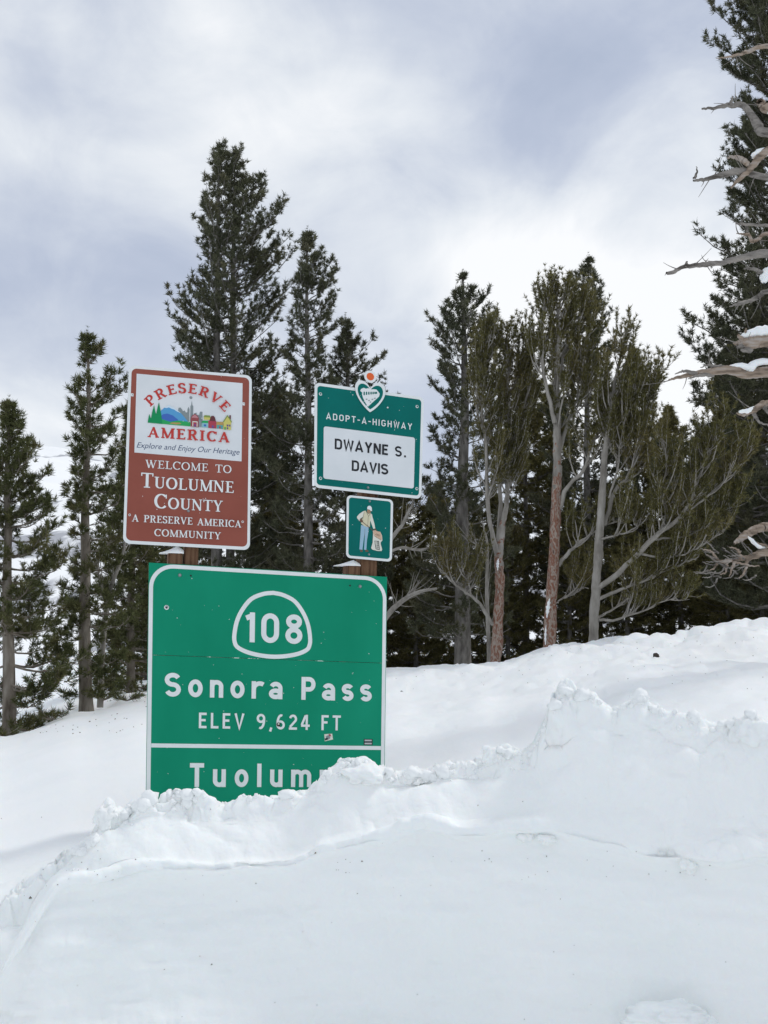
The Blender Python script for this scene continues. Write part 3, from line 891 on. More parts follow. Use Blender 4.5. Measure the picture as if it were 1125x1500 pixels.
def build_big():
    w, h = 1.52, 1.105
    g = Sign('mountain_pass_sign', [[-.76, .7337], [.7733, .6843], [.7751, -.4254], [-.729, -.3669]], w, h,
             'big green highway sign reading 108 Sonora Pass, half buried in the snow bank', 'road sign')
    BOT = 2.0
    g.board('panel', [(0, 0), (w, 0), (w, .5615), (0, .5615)], M_green, label='upper green panel with the route shield')
    g.board('panel', [(0, .5640), (w, .5640), (w, BOT), (0, BOT)], M_green, label='lower green panel with the place names')
    # border
    pts = rrect(.015, .016, w - .015, BOT - .02, .135, 12, True)
    bd = g.part('border', [(M_white, 'strip', pts, .024)], -.0003, 'white rounded border line')
    g.part('dividing_line', [(M_white, 'strip', [(.028, 1.104), (w - .028, 1.104)], .024)], -.0005)
    # route shield outline (spade shape)
    sp = [(.767, .145), (.705, .155), (.63, .190), (.575, .258), (.540, .335), (.525, .42), (.528, .465), (.545, .495), (.60, .522), (.68, .540), (.767, .547)]
    sp = sp + [(1.534 - a, b) for a, b in sp[::-1][1:]]
    c = smoothline(np.array(sp), 70); c[-1] = c[0]
    g.part('route_shield', [(M_white, 'strip', c.tolist(), .026)], -.0006, 'white outlined rounded route shield')
    g.gothic('108', .598, .958, .462, .187, .175, M_white, xs=.98, label='white number 108')
    g.gothic('Sonora Pass', .103, 1.425, .810, .143, .185, M_white, xs=1.08, label='white words Sonora Pass')
    g.gothic('ELEV 9,624 FT', .313, 1.218, .997, .094, .155, M_white, xs=1.0, label='white words ELEV 9,624 FT')
    g.gothic('Tuolumne', .262, 1.30, 1.349, .142, .185, M_white, xs=1.05, label='white word Tuolumne, end buried by snow')
    g.disc('bolt', .186, .067, .011, M_bolt); g.disc('bolt', 1.337, .073, .011, M_bolt)
    for x, y in ((.253, .066), (1.269, .071)):
        g.part('bolt_hole', [(M_hole, 'poly', [(x + .006 * math.cos(a), y + .006 * math.sin(a)) for a in np.linspace(0, 6.28, 9)[:-1]])], -.0008)
    x, y = .109, .27
    ring = lambda x, y, r: [(x + r * math.cos(a), y + r * math.sin(a)) for a in np.linspace(0, 2 * math.pi, 15)[:-1]]
    g.part('dent', [(M_white, 'poly', ring(x, y, .0145)), (M_bolt, 'poly', ring(x + .001, y - .002, .010)), (M_hole, 'poly', ring(x - .001, y + .002, .0055))], -.0008, 'round chipped dent in the paint')
    g.part('sticker', [(M_black, 'poly', ring(.810, .966, .0125)), (P['cream'], 'poly', ring(.810, .963, .006)), (P['brown'], 'poly', [(.804, .967), (.816, .966), (.811, .973)])], -.009, 'round dark sticker on the digit 6')
    g.part('sticker', [(P['cream'], 'poly', [(1.11, 1.022), (1.162, 1.018), (1.168, 1.054), (1.114, 1.066)]), (P['grey'], 'poly', [(1.118, 1.036), (1.14, 1.026), (1.152, 1.045), (1.13, 1.06)]),
                       (P['crimson'], 'poly', [(1.137, 1.022), (1.15, 1.021), (1.156, 1.035), (1.145, 1.035)]), (M_black, 'poly', [(1.112, 1.05), (1.13, 1.043), (1.135, 1.052), (1.118, 1.062)])], -.0008, 'torn colourful sticker')
    g.part('sticker', [(M_black, 'poly', [(1.374, 1.048), (1.434, 1.048), (1.434, 1.086), (1.374, 1.086)]), (M_white, 'strip', [(1.38, 1.056), (1.428, 1.056)], .005), (P['grey'], 'strip', [(1.38, 1.067), (1.428, 1.067)], .006), (M_white, 'strip', [(1.38, 1.078), (1.428, 1.078)], .005)], -.0008, 'small black and white label sticker')
    specks(g, 60, .03, .03, w - .03, 1.3, 3)
    # snow lying along the top edge
    return g


def build_welcome():
    w, h = .773, 1.123
    g = Sign('county_welcome_sign', [[-.9299, 1.9589], [-.1619, 1.9633], [-.1411, .8301], [-.9183, .8457]], w, h,
             'tall brown county welcome sign with a white landscape emblem panel', 'welcome sign')
    g.board('sheet', rrect(0, 0, w, h, .04), M_white)
    g.part('brown_field', [(M_brown, 'poly', rrect(.017, .018, w - .017, h - .020, .032))], -.0003)
    g.part('picture_panel', [(M_panelw, 'poly', [(.048, .050), (.713, .056), (.713, .562), (.050, .552)])], -.0007, 'white panel behind the emblem')
    f = -.0012
    # arched word
    uc, R_ = .368, .30
    vc = .150 + R_
    it = g.serif('PRESERVE', uc - .262, uc + .262, 0, .062, P['red'], T=.235, t=.12, items=True, gap=.10, arcR=(R_, uc, vc))
    g.part('lettering', it, f, 'red arched word PRESERVE')
    g.serif('AMERICA', .126, .634, .449, .066, P['red'], T=.235, t=.12, gap=.12, label='red word AMERICA', front=f)
    g.sans('Explore and Enjoy Our Heritage', .062, .700, .520, .034, P['navy'], 0.0, .32, 'dark blue slanted line Explore and Enjoy Our Heritage', f)
    # emblem: conifers, mountain, skyline, little town
    B = .362
    def po(c, p): return (P[c], 'poly', p)
    em = [po('grey', [(.335, B - .03), (.335, .268), (.348, .262), (.358, .275), (.368, .27), (.368, B - .03)]),
          po('grey', [(.366, B - .03), (.366, .252), (.373, .236), (.379, .252), (.379, B - .03)]),
          po('grey', [(.384, B - .03), (.384, .232), (.389, .222), (.392, .195), (.396, .222), (.402, .232), (.402, B - .03)]),
          po('grey', [(.408, B - .03), (.408, .276), (.424, .270), (.424, .284), (.44, .284), (.445, .262), (.460, .262), (.462, B - .03)]),
          po('grey', [(.305, B - .06), (.310, .250), (.322, .245), (.336, .262), (.336, B - .06)]),
          po('mountain', [(.175, .330), (.205, .272), (.228, .250), (.250, .236), (.272, .246), (.30, .262), (.33, .285), (.370, .330), (.375, .338), (.30, .345)]),
          po('snowcap', [(.222, .254), (.250, .236), (.278, .249), (.30, .262), (.325, .281), (.30, .272), (.285, .262), (.268, .258), (.25, .250), (.238, .256)]),
          po('deepblue', [(.185, .330), (.215, .298), (.242, .290), (.275, .300), (.31, .325), (.30, .345), (.20, .345)]),
          po('lightgreen', [(.128, B - .004), (.16, .335), (.205, .328), (.26, .342), (.31, .330), (.36, .332), (.387, .336), (.387, B)]),
          po('tan', [(.255, B - .010), (.275, .345), (.32, .343), (.33, .350), (.30, .356)]),
          po('tree', [(.124, B - .004), (.129, .318), (.133, .302), (.138, .318), (.143, .330), (.150, .285), (.160, .243), (.169, .288), (.174, .300), (.180, .262), (.189, .222), (.199, .268), (.208, .318), (.214, B - .002)]),
          po('yellow', [(.470, B - .05), (.470, .292), (.477, .285), (.503, .285), (.510, .292), (.510, B - .05)]),
          po('olive', [(.466, .296), (.474, .283), (.506, .283), (.514, .296)]),
          po('lightgreen', [(.452, .330), (.466, .318), (.498, .318), (.498, .334), (.452, .334)]),
          po('cyan', [(.456, B), (.456, .333), (.500, .333), (.500, B + .001)]),
          po('deepblue', [(.470, .355), (.470, .342), (.485, .342), (.485, .355)]),
          po('crimson', [(.498, B + .001), (.498, .317), (.548, .317), (.548, B + .002)]),
          po('darkroof', [(.504, .318), (.512, .292), (.518, .284), (.532, .284), (.538, .292), (.546, .318)]),
          po('violet', [(.520, B), (.520, .345), (.532, .345), (.532, B)]),
          po('tan', [(.549, B), (.549, .320), (.592, .318), (.592, B + .002)]),
          po('teal', [(.552, B + .001), (.552, .340), (.590, .340), (.590, B + .001)]),
          po('crimson', [(.566, B), (.566, .348), (.576, .348), (.576, B)]),
          po('yellow', [(.594, B + .004), (.594, .312), (.618, .276), (.642, .310), (.642, B + .004)]),
          po('olive', [(.590, .316), (.617, .272), (.621, .277), (.597, .318)]), po('olive', [(.619, .272), (.648, .314), (.643, .318), (.616, .278)]),
          po('darkroof', [(.630, .288), (.630, .272), (.640, .272), (.640, .300)]),
          po('violet', [(.614, .345), (.614, .333), (.624, .333), (.624, .345)]), po('violet', [(.628, .345), (.628, .333), (.638, .333), (.638, .345)]),
          po('violet', [(.614, .362), (.614, .351), (.624, .351), (.624, .362)]), po('lightgreen', [(.600, B + .005), (.600, .350), (.608, .350), (.608, B + .005)]),
          po('barn', [(.388, B + .001), (.388, .308), (.396, .292), (.412, .280), (.430, .292), (.438, .308), (.438, B + .002)]),
          po('pink', [(.392, .306), (.400, .294), (.413, .286), (.426, .294), (.434, .306)]),
          po('cream', [(.398, B), (.398, .328), (.430, .328), (.430, B)]),
          po('crimson', [(.403, B), (.403, .334), (.425, .334), (.425, B)]), po('violet', [(.410, B), (.410, .345), (.419, .345), (.419, B)]),
          po('grey', [(.437, B), (.437, .313), (.454, .322), (.454, B)])]
    g.part('emblem', em, f, 'printed landscape of conifers, mountain, skyline and small town')
    W_ = M_white
    g.serif('WELCOME TO', .117, .650, .643, .050, W_, T=.16, t=.075, label='white words WELCOME TO', front=f, gap=.06, sp=.6)
    g.serif('TUOLUMNE', .094, .666, .768, .072, W_, capk=[1.28] + [1] * 7, T=.185, t=.075, gap=.05, label='white word TUOLUMNE', front=f)
    g.serif('COUNTY', .177, .600, .892, .070, W_, capk=[1.28] + [1] * 5, T=.185, t=.075, gap=.05, label='white word COUNTY', front=f)
    g.serif('A PRESERVE AMERICA', .048, .715, .984, .044, W_, T=.18, t=.08, gap=.05, sp=.5, label='white words A PRESERVE AMERICA', front=f)
    g.serif('COMMUNITY', .183, .590, 1.066, .044, W_, T=.18, t=.08, gap=.05, label='white word COMMUNITY', front=f)
    ring = lambda x, y, r: [(x + r * math.cos(a), y + r * math.sin(a)) for a in np.linspace(0, 2 * math.pi, 11)[:-1]]
    for x, y in ((.034, .944), (.725, .946)):
        g.part('registered_mark', [(W_, 'strip', ring(x, y, .006) + [ring(x, y, .006)[0]], .003)], f)
    for x, y in ((.386, .176), (.386, .898)):
        g.disc('bolt', x, y, .0095, M_bolt)
    for x, y in ((.026, .188), (.722, .190)):
        g.part('sticker_remnant', [(W_, 'poly', [(x - .008, y - .010), (x + .008, y - .008), (x + .007, y + .010), (x - .008, y + .009)]), (P['brown'], 'poly', [(x - .003, y - .004), (x + .006, y - .002), (x + .003, y + .005)])], f)
    specks(g, 40, .03, .03, w - .03, h - .03, 5, front=-.002)
    return g


def heart_pts(cx, top, bot, wd, n=40):
    L = [(0, .23), (.10, .10), (.24, .02), (.38, .03), (.475, .14), (.495, .30), (.44, .50), (.30, .72), (.13, .90), (0, 1)]
    c = smoothline(np.array(L), n // 2)
    r = [(cx + a * wd, top + b * (bot - top)) for a, b in c[:, :2]]
    l = [(cx - a * wd, top + b * (bot - top)) for a, b in c[:, :2]]
    return r[:-1] + l[::-1][:-1]


def build_adopt():
    w, h = .755, .702
    g = Sign('adopt_highway_sign', [[.2545, 1.9549], [1.0201, 1.9176], [1.0073, 1.2152], [.2658, 1.2544]], w, h,
             'dark green adopt-a-highway sign with a heart emblem and a white name plate', 'road sign')
    g.board('sheet', rrect(0, 0, w, h, .035), M_white)
    g.part('green_field', [(M_dgreen, 'poly', rrect(.018, .020, w - .018, h - .020, .022))], -.0003)
    g.gothic('ADOPT-A-HIGHWAY', .078, .674, .238, .043, .15, M_white, xs=1.12, label='white words ADOPT-A-HIGHWAY')
    g.board('name_plate', rrect(.062, .288, .698, .637, .016), M_panelw, y0=-.0035, th=.003, label='white plate with black lettering')
    g.gothic('DWAYNE', .137, .507, .432, .071, .175, M_black, xs=1.18, front=-.0037)
    g.gothic('S.', .556, .637, .432, .071, .175, M_black, xs=1.12, front=-.0037)
    g.gothic('DAVIS', .256, .513, .564, .071, .175, M_black, xs=1.18, front=-.0037)
    # heart plaque standing up above the sheet
    cx = .376
    o = g.board('heart_plaque', heart_pts(cx, -.058, .155, .212, 44), M_white, y0=-.008, th=.003, label='heart shaped emblem plate')
    ring = lambda x, y, r, k=1.: [(x + r * math.cos(a), y + r * k * math.sin(a)) for a in np.linspace(0, 2 * math.pi, 25)[:-1]]
    g.board('emblem_disc', ring(cx - .003, -.088, .042), M_white, y0=-.012, th=.003, label='round plate above the heart')
    g.part('orange_dot', [(P['orange'], 'poly', ring(cx - .003, -.088, .026))], -.0125)
    it = [(M_dgreen, 'poly', heart_pts(cx, -.036, .135, .176, 44)),
          (M_white, 'poly', [(.306, .018), (.312, .004), (.330, -.006), (.345, -.002), (.36, -.008), (.38, -.002), (.40, -.006), (.418, -.006), (.428, .004), (.441, .020), (.436, .040), (.415, .062), (.39, .088), (.362, .118), (.345, .098), (.325, .062), (.318, .038), (.322, .030)]),
          (M_white, 'strip', [(.343, .120), (.36, .112), (.372, .100)], .008)]
    for x in (.334, .350, .366, .381, .395, .408, .418):
        it.append((M_dgreen, 'poly', [(x - .0052, .044 - (x - .334) * .25), (x - .0052, .024 - (x - .334) * .12), (x, .018 - (x - .334) * .12), (x + .0040, .024 - (x - .334) * .12), (x + .0040, .044 - (x - .334) * .25)]))
    for x, y in ((.345, .072), (.362, .078), (.385, .068), (.402, .058), (.372, .088)):
        it.append((P['grey'], 'strip', [(x, y), (x + .010, y - .004)], .006))
    g.part('emblem', it, -.0085, 'green heart with a white arched bridge picture')
    for x, y in ((.039, .074), (.708, .071), (.044, .637), (.721, .635)):
        g.disc('rivet', x, y, .0105, M_white, .002)
        g.part('rivet_centre', [(M_dgreen, 'poly', ring(x, y, .006))], -.0052)
    g.disc('bolt', .373, .664, .009, M_bolt); g.disc('bolt', .50, .105, .006, M_white)
    specks(g, 26, .03, .03, w - .03, h - .03, 8, front=-.004)
    return g


def build_worker():
    w, h = .318, .415
    g = Sign('litter_worker_sign', [[.4876, 1.2164], [.809, 1.2007], [.8051, .7847], [.4909, .8021]], w, h,
             'small green sign picturing a worker filling a litter sack, under the adopt-a-highway sign', 'road sign')
    g.board('sheet', rrect(0, 0, w, h, .030), M_white)
    g.part('green_field', [(M_dgreen, 'poly', rrect(.015, .014, w - .016, h - .016, .020))], -.0003)
    K = M_black

    def po(c, p): return (P[c] if isinstance(c, str) else c, 'poly', p)
    def ln(p, wd=.0022, c=None): return (c or P['brown'], 'strip', p, wd)
    it = [po('brown', [(.094, .352), (.110, .352), (.114, .366), (.098, .369)]), po('brown', [(.128, .350), (.146, .350), (.155, .361), (.134, .366)]),
          po('denim', [(.099, .190), (.152, .196), (.150, .232), (.141, .290), (.138, .352), (.122, .351), (.125, .290), (.126, .235), (.118, .290), (.111, .353), (.090, .352), (.095, .270)]),
          ln([(.126, .212), (.125, .27)], .0016),
          po('cream', [(.128, .092), (.112, .098), (.086, .118), (.070, .138), (.072, .148), (.088, .166), (.100, .162), (.096, .147), (.112, .134), (.122, .128)]),
          po('cream', [(.160, .104), (.172, .112), (.178, .135), (.190, .170), (.197, .204), (.184, .209), (.172, .180), (.160, .150)]),
          po('vest', [(.118, .098), (.130, .094), (.146, .112), (.163, .106), (.166, .130), (.161, .160), (.160, .196), (.140, .200), (.120, .194), (.098, .180), (.104, .150), (.112, .135)]),
          ln([(.132, .096), (.147, .125), (.145, .196)]), ln([(.163, .108), (.150, .125), (.147, .13)]), ln([(.119, .102), (.112, .140), (.108, .155)], .0018),
          po('skin', [(.138, .090), (.146, .080), (.164, .086), (.164, .098), (.158, .106), (.148, .110), (.140, .102)]),
          po(M_white, [(.139, .078), (.140, .066), (.150, .057), (.162, .058), (.170, .068), (.172, .092), (.164, .090), (.152, .082), (.142, .084)]),
          ln([(.138, .084), (.152, .083), (.166, .093)], .002),
          po('brown', [(.092, .150), (.104, .142), (.104, .156), (.112, .160), (.110, .172), (.096, .172), (.089, .164)]),
          ln([(.098, .163), (.130, .184), (.172, .214), (.200, .232)], .004),
          po('brown', [(.184, .208), (.197, .205), (.206, .214), (.204, .221), (.190, .216)]),
          po('cream', [(.182, .236), (.180, .222), (.196, .216), (.212, .222), (.232, .224), (.244, .248), (.247, .280), (.236, .292), (.236, .305), (.247, .338), (.243, .350), (.214, .352), (.178, .346), (.170, .336), (.180, .300)]),
          po('sack', [(.182, .234), (.184, .218), (.200, .218), (.214, .222), (.232, .225), (.242, .250), (.244, .276), (.226, .272), (.200, .262), (.188, .250)]),
          ln([(.198, .246), (.206, .240), (.222, .246), (.230, .246)], .003), ln([(.190, .254), (.212, .266), (.240, .279)], .002),
          ln([(.204, .254), (.214, .248), (.226, .256)], .002),
          ln([(.193, .288), (.220, .288), (.228, .342), (.204, .340), (.193, .288)], .004, K),
          ln([(.198, .314), (.223, .314)], .0026, K), ln([(.199, .300), (.218, .300)], .0024, K), ln([(.212, .290), (.216, .340)], .0018, K), ln([(.203, .326), (.222, .328)], .0024, K)]
    g.part('worker_picture', it, -.0005, 'printed worker in white cap, pale vest and blue trousers holding a litter sack')
    g.disc('bolt', .156, .027, .008, M_bolt); g.disc('bolt', .157, .380, .008, M_bolt)
    specks(g, 8, .03, .03, w - .03, h - .03, 11)
    return g


build_big(); build_welcome(); build_adopt(); build_worker()


def sgn(X, Z, Y=0.): return P0 + _rz(YAW) @ np.array([X, Y, Z])


def post(name, X, Ztop, wx, wy, Y, slope, m_, label, lean=0.):
    z0 = -1.9
    V = []
    for z in (z0, Ztop):
        for dx, dy in ((-wx / 2, 0), (wx / 2, 0), (wx / 2, wy), (-wx / 2, wy)):
            zz = z + (0 if z == z0 else slope * (dx / wx)) - z0
            V.append((dx + (lean * (z - z0)), dy, zz))
    import bmesh
    me = bpy.data.meshes.new(name)
    me.from_pydata(V, [], [[3, 2, 1, 0], [4, 5, 6, 7], [0, 1, 5, 4], [1, 2, 6, 5], [2, 3, 7, 6], [3, 0, 4, 7]])
    bm = bmesh.new(); bm.from_mesh(me)
    bmesh.ops.bevel(bm, geom=bm.edges[:], offset=.006, segments=2, affect='EDGES'); bm.to_mesh(me); bm.free()
    me.materials.append(m_)
    o = link(name, me, label=label, category='sign post', group='wooden posts behind the signs')
    o.location = sgn(X, z0, Y); o.rotation_euler = (0, 0, YAW)
    return o


LC, RC_ = sgn(0, 0), 0
post('sign_post', -.60, .80, .085, .14, .006, 0, M_post, 'short snow-topped dark post at the upper left corner of the green Sonora sign')
post('sign_post', -.512, 1.75, .085, .12, .03, 0, M_post, 'tall brown post carrying the brown welcome sign', .004)
post('sign_post', .548, .755, .085, .14, .006, 0, M_post, 'short snow-topped dark post at the upper right corner of the green Sonora sign')
post('sign_post', .655, 1.80, .115, .12, .03, 0, M_post, 'tall brown post carrying the adopt-a-highway sign')


def wedge(c, a, b, top, dep, label):
    """small pointed snow drift with a straight right side"""
    n = 9; V = []
    xs = np.linspace(a, b, n)
    for x in xs:
        t = (x - a) / (b - a)
        hh = top * (t ** 1.3 if t < .72 else (.72 ** 1.3 + .04) * (1 - ((t - .72) / .28) * .55))
        V += [(x, -.01, -.004), (x, dep * .25, hh), (x, dep * .6, hh * .96), (x, dep, -.004)]
    Fs = [[i * 4 + k, i * 4 + (k + 1) % 4, (i + 1) * 4 + (k + 1) % 4, (i + 1) * 4 + k] for i in range(n - 1) for k in range(4)] + [[3, 2, 1, 0], [4 * n - 4, 4 * n - 3, 4 * n - 2, 4 * n - 1]]
    me = bpy.data.meshes.new('snow_cap'); me.from_pydata(V, [], Fs); me.materials.append(M_snow)
    for p in me.polygons: p.use_smooth = False
    o = link('snow_heap', me, label=label, category='snow heap', group='snow caps on the short posts')
    o.location = c; o.rotation_euler = (0, 0, YAW)
    md = o.modifiers.new('b', 'BEVEL'); md.width = .006; md.segments = 2


wedge(sgn(-.60, .80, .01), -.095, .05, .065, .13, 'pointed snow cap on the short post under the brown sign')
wedge(sgn(.548, .755, .01), -.115, .045, .055, .13, 'pointed snow cap on the short post under the worker sign')


# ------------------------------------------------------------------ trees
def perp(T, rng):
    r = rng.normal(size=T.shape)
    u = np.cross(T, r); u /= np.linalg.norm(u, axis=-1, keepdims=True) + 1e-9
    return u


STAT = []
DENS = 2.5


def needles(P_, A_, rng, K=14, ln=.13, wd=.012, spread=(20, 75), back=.05, size=None):
    """tufts of needles at points P_ pointing along A_ -> verts, tris (one thin blade each)"""
    n = len(P_)
    A = A_ / (np.linalg.norm(A_, axis=1, keepdims=True) + 1e-9)
    u = perp(A, rng); v = np.cross(A, u)
    sz = np.ones(n) if size is None else size
    ph = rng.uniform(0, 2 * np.pi, (n, K)); th = np.radians(rng.uniform(spread[0], spread[1], (n, K)))
    d = A[:, None] * np.cos(th)[..., None] + (u[:, None] * np.cos(ph)[..., None] + v[:, None] * np.sin(ph)[..., None]) * np.sin(th)[..., None]
    L = ln * sz[:, None] * rng.uniform(.65, 1.15, (n, K))
    base = P_[:, None] - A[:, None] * (rng.uniform(0, 1, (n, K)) * back * sz[:, None])[..., None]
    s = np.cross(d, rng.normal(size=(n, K, 3))); s /= np.linalg.norm(s, axis=-1, keepdims=True) + 1e-9
    w = wd * sz[:, None, None] * .5
    a = base - s * w + d * (.12 * L)[..., None]; b = base + s * w + d * (.12 * L)[..., None]; c = base + d * L[..., None]
    V = np.stack([a, b, c], 2).reshape(-1, 3)
    return V, np.arange(len(V)).reshape(-1, 3)


def pine(px, base, top, d, prof, seed, label, group, mneed, mbark, tr=.16, K=13, ln=.12, wd=.017, tw=1.0, clear=.03, step=.40, nb=5,
         e0=(-9, 48), gap=0., stems=None, lowbare=0, name='pine_tree', dz=0., twl=.36, zbase=None):
    """conifer. prof: (photo y, left px, right px) crown edges; stems: extra trunk lines"""
    rng = np.random.default_rng(seed)
    Pb = at(px, base, d); Pt = at(px if not isinstance(top, tuple) else top[0], top if not isinstance(top, tuple) else top[1], d)
    if zbase is None: zg = float(ground0(np.array([Pb[0]]), np.array([d]))[0]) - .15
    else: zg = zbase
    Pb[2] = min(Pb[2], zg) if zbase is None else zg
    Pt[2] -= .12
    O = np.array([Pb[0], d, Pb[2]])
    Hh = Pt[2] - O[2]
    sc = d / F                                      # metres per photo pixel
    yy = np.array([p[0] for p in prof], float); lf = np.array([p[1] for p in prof], float); rt = np.array([p[2] for p in prof], float)
    zz = np.array([at(px, y, d)[2] for y in yy]) - O[2] - .2
    o_ = np.argsort(zz); zz, lf, rt = zz[o_], lf[o_], rt[o_]
    if stems is None:
        nn = 9
        t = np.linspace(0, 1, nn)
        wob = np.cumsum(rng.normal(0, .02, (nn, 2)), 0) * t[:, None] * (1 - t)[:, None] * 4
        line = np.stack([(Pt[0] - O[0]) * t + wob[:, 0], wob[:, 1], Hh * t], 1)
        stems = [(smoothline(line, 26), tr)]
    tube, trunkparts = [], []
    tips, dirs, szs = [], [], []
    br, brr, tw_, twr = [], [], [], []
    for line, r0 in stems:
        n = len(line); t = np.linspace(0, 1, n)
        rr = r0 * ((1 - t) ** .75 * .93 + .05); rr[0] *= 1.15
        V, Q = tubes(line[None], rr[None], 10)
        trunkparts.append((V, Q))
        z0, z1 = line[0, 2], line[-1, 2]
        z = max(z0 + .2, Hh * clear)
        k = 0
        while z < z1 - .12:
            tt = (z - z0) / (z1 - z0)
            th = z / Hh
            c = np.array([np.interp(z, line[:, 2], line[:, i]) for i in range(3)])
            if rng.random() >= gap:
                for j in range(nb):
                    az = (k * 2.4 + j * 2 * np.pi / nb) + rng.normal(0, .35)
                    el = np.radians(e0[0] + (e0[1] - e0[0]) * th ** 1.6 + rng.normal(0, 6))
                    # length allowed by the crown at the height the tip reaches
                    zt = z
                    for _ in range(2):
                        Lr = (np.interp(zt, zz, rt) - px) * sc - c[0] + 0; Ll = (px - np.interp(zt, zz, lf)) * sc + c[0]
                        ca = math.cos(az)
                        side = Lr if ca > 0 else Ll
                        av = .5 * (max(Lr, .1) + max(Ll, .1))
                        ext = max(.06, side) * ca * ca + av * (1 - ca * ca)
                        zt = z + ext * math.tan(el) * .7
                    Lh = ext * rng.uniform(.72, 1.12) * min(1, max(.10, (z1 - z) / 1.5)) ** .62
                    if rng.random() < .16: Lh *= .55
                    dn = rng.uniform(.55, 1.45)
                    if rng.random() < .13 and th < .9: continue
                    if Lh < .08: Lh = .08
                    if el > .15: Lh = min(Lh, max(.10, (z1 - z + .05) / (math.tan(el) * .8 + .28)))
                    s = np.linspace(0, 1, 6)
                    hx = Lh * s
                    hz = Lh * (np.tan(el) * s * .8 + .28 * s ** 2.5 - .10 * s * (1 - s) * 2)
                    bend = rng.normal(0, .10) * Lh * s ** 2
                    q = np.stack([c[0] + math.cos(az) * hx - math.sin(az) * bend, c[1] + math.sin(az) * hx + math.cos(az) * bend, c[2] + hz], 1)
                    q[1:] += rng.normal(0, .012 + .01 * Lh, (5, 3))
                    br.append(q); r_ = .010 + .011 * Lh; brr.append(r_ * (1 - s * .75))
                    nt = max(3, int((3.6 * Lh + 2) * tw * DENS * dn))
                    for m_ in range(nt):
                        u_ = rng.uniform(.30 if Lh > .7 else .12, 1.0); i = min(4, int(u_ * 5)); f = u_ * 5 - i
                        p0 = q[i] * (1 - f) + q[i + 1] * f
                        dr = q[i + 1] - q[i]; dr /= np.linalg.norm(dr) + 1e-9
                        a2 = rng.choice([-1, 1]) * rng.uniform(.35, 1.15)
                        v = np.array([dr[0] * math.cos(a2) - dr[1] * math.sin(a2), dr[0] * math.sin(a2) + dr[1] * math.cos(a2), dr[2] + rng.uniform(.0, .6)])
                        v /= np.linalg.norm(v)
                        tl = (twl * Lh ** .6 * (1.25 - .7 * u_) + .06) * rng.uniform(.6, 1.15)
                        tl = min(tl, .75)
                        p1 = p0 + v * tl * .55; v2 = v + np.array([0, 0, .35]); v2 /= np.linalg.norm(v2); p2 = p1 + v2 * tl * .45
                        if rng.random() < .5: tw_.append([p0, p2]); twr.append([.007, .003])
                        k3 = max(1, int(tl / (ln * .62)))
                        for g_ in range(k3):
                            w_ = 1 - g_ * (ln * .62) / tl
                            pp = p2 * w_ + p1 * (1 - w_) if w_ > .45 else p1 * (w_ / .45) + p0 * (1 - w_ / .45)
                            tips.append(pp); dirs.append(v2 if w_ > .45 else v); szs.append(rng.uniform(.75, 1.1) * (1.2 if g_ == 0 else .9))
                    for _g in range(4 if Lh > .35 else 1):
                        tips.append(q[-1] + rng.normal(0, .045, 3)); dirs.append(q[-1] - q[-2] + np.array([0, 0, .1])); szs.append(1.15)
            z += step * rng.uniform(.75, 1.25) * (1 - .45 * th); k += 1
        for g_ in range(9):
            tips.append(line[-1] + np.array([0, 0, .12 - .08 * g_])); dirs.append(np.array([0, 0, 1.])); szs.append(.55 + .04 * g_)
    root = empty(name, O, label, 'tree', group)
    V, Q = catv(trunkparts)
    link('trunk', mesh_np('trunk', V, Q, mats=[mbark], smooth=True), root)
    V1, Q1 = tubes(np.array(br), np.array(brr), 5)
    V2, Q2 = tubes(np.array(tw_), np.array(twr), 3)
    V, Q = catv([(V1, Q1), (V2, Q2)])
    link('branches', mesh_np('branches', V, Q, mats=[mbark], smooth=True), root, kind='stuff')
    V, T_ = needles(np.array(tips), np.array(dirs), rng, K, ln, wd, size=np.array(szs))
    link('crown', mesh_np('crown', V, Ft=T_, mats=[mneed]), root, kind='stuff')
    STAT.append((label[:30], len(tips), len(tips) * K))
    return root




def copy_tree(root, loc, s, rz, label):
    r = root.copy(); COL.objects.link(r); r.location = loc; r.scale = (s[0], s[0], s[1]); r.rotation_euler = (0, 0, rz); r['label'] = label
    for ch in list(root.children):
        c = ch.copy(); COL.objects.link(c); c.parent = r
    return r


for m_ in (M_needle_dark, M_needle_olive, M_needle_near):
    nt = m_.node_tree; b = nt.nodes['Principled BSDF']; src = b.inputs['Base Color'].links[0].from_socket
    tr_ = N(nt, 'ShaderNodeBsdfTranslucent'); mx = N(nt, 'ShaderNodeMixShader'); mx.inputs[0].default_value = .4
    nt.links.new(src, tr_.inputs[0]); nt.links.new(b.outputs[0], mx.inputs[1]); nt.links.new(tr_.outputs[0], mx.inputs[2])
    nt.links.new(mx.outputs[0], nt.nodes['Material Output'].inputs[0])

G1 = 'tall pines standing behind the signs'
# the two-stemmed giant
def stem2(px, base, d, pts, n=26):
    O = at(px, base, d)
    return smoothline(np.array([at(x, y, d) + np.array([0, oy, 0]) for x, y, oy in pts]), n)


def mk_stems(px, base, d, defs):
    Pb = at(px, base, d); zg = float(ground0(np.array([Pb[0]]), np.array([d]))[0]) - .15
    O = np.array([Pb[0], d, min(Pb[2], zg)])
    out = []
    for pts, r in defs:
        l = np.array([at(x, y, d) + np.array([0, oy, 0]) for x, y, oy in pts]) - O
        l[-1, 2] -= .15
        if pts[0][1] >= base: l[0, 2] = 0
        out.append((smoothline(l, 26), r))
    return out


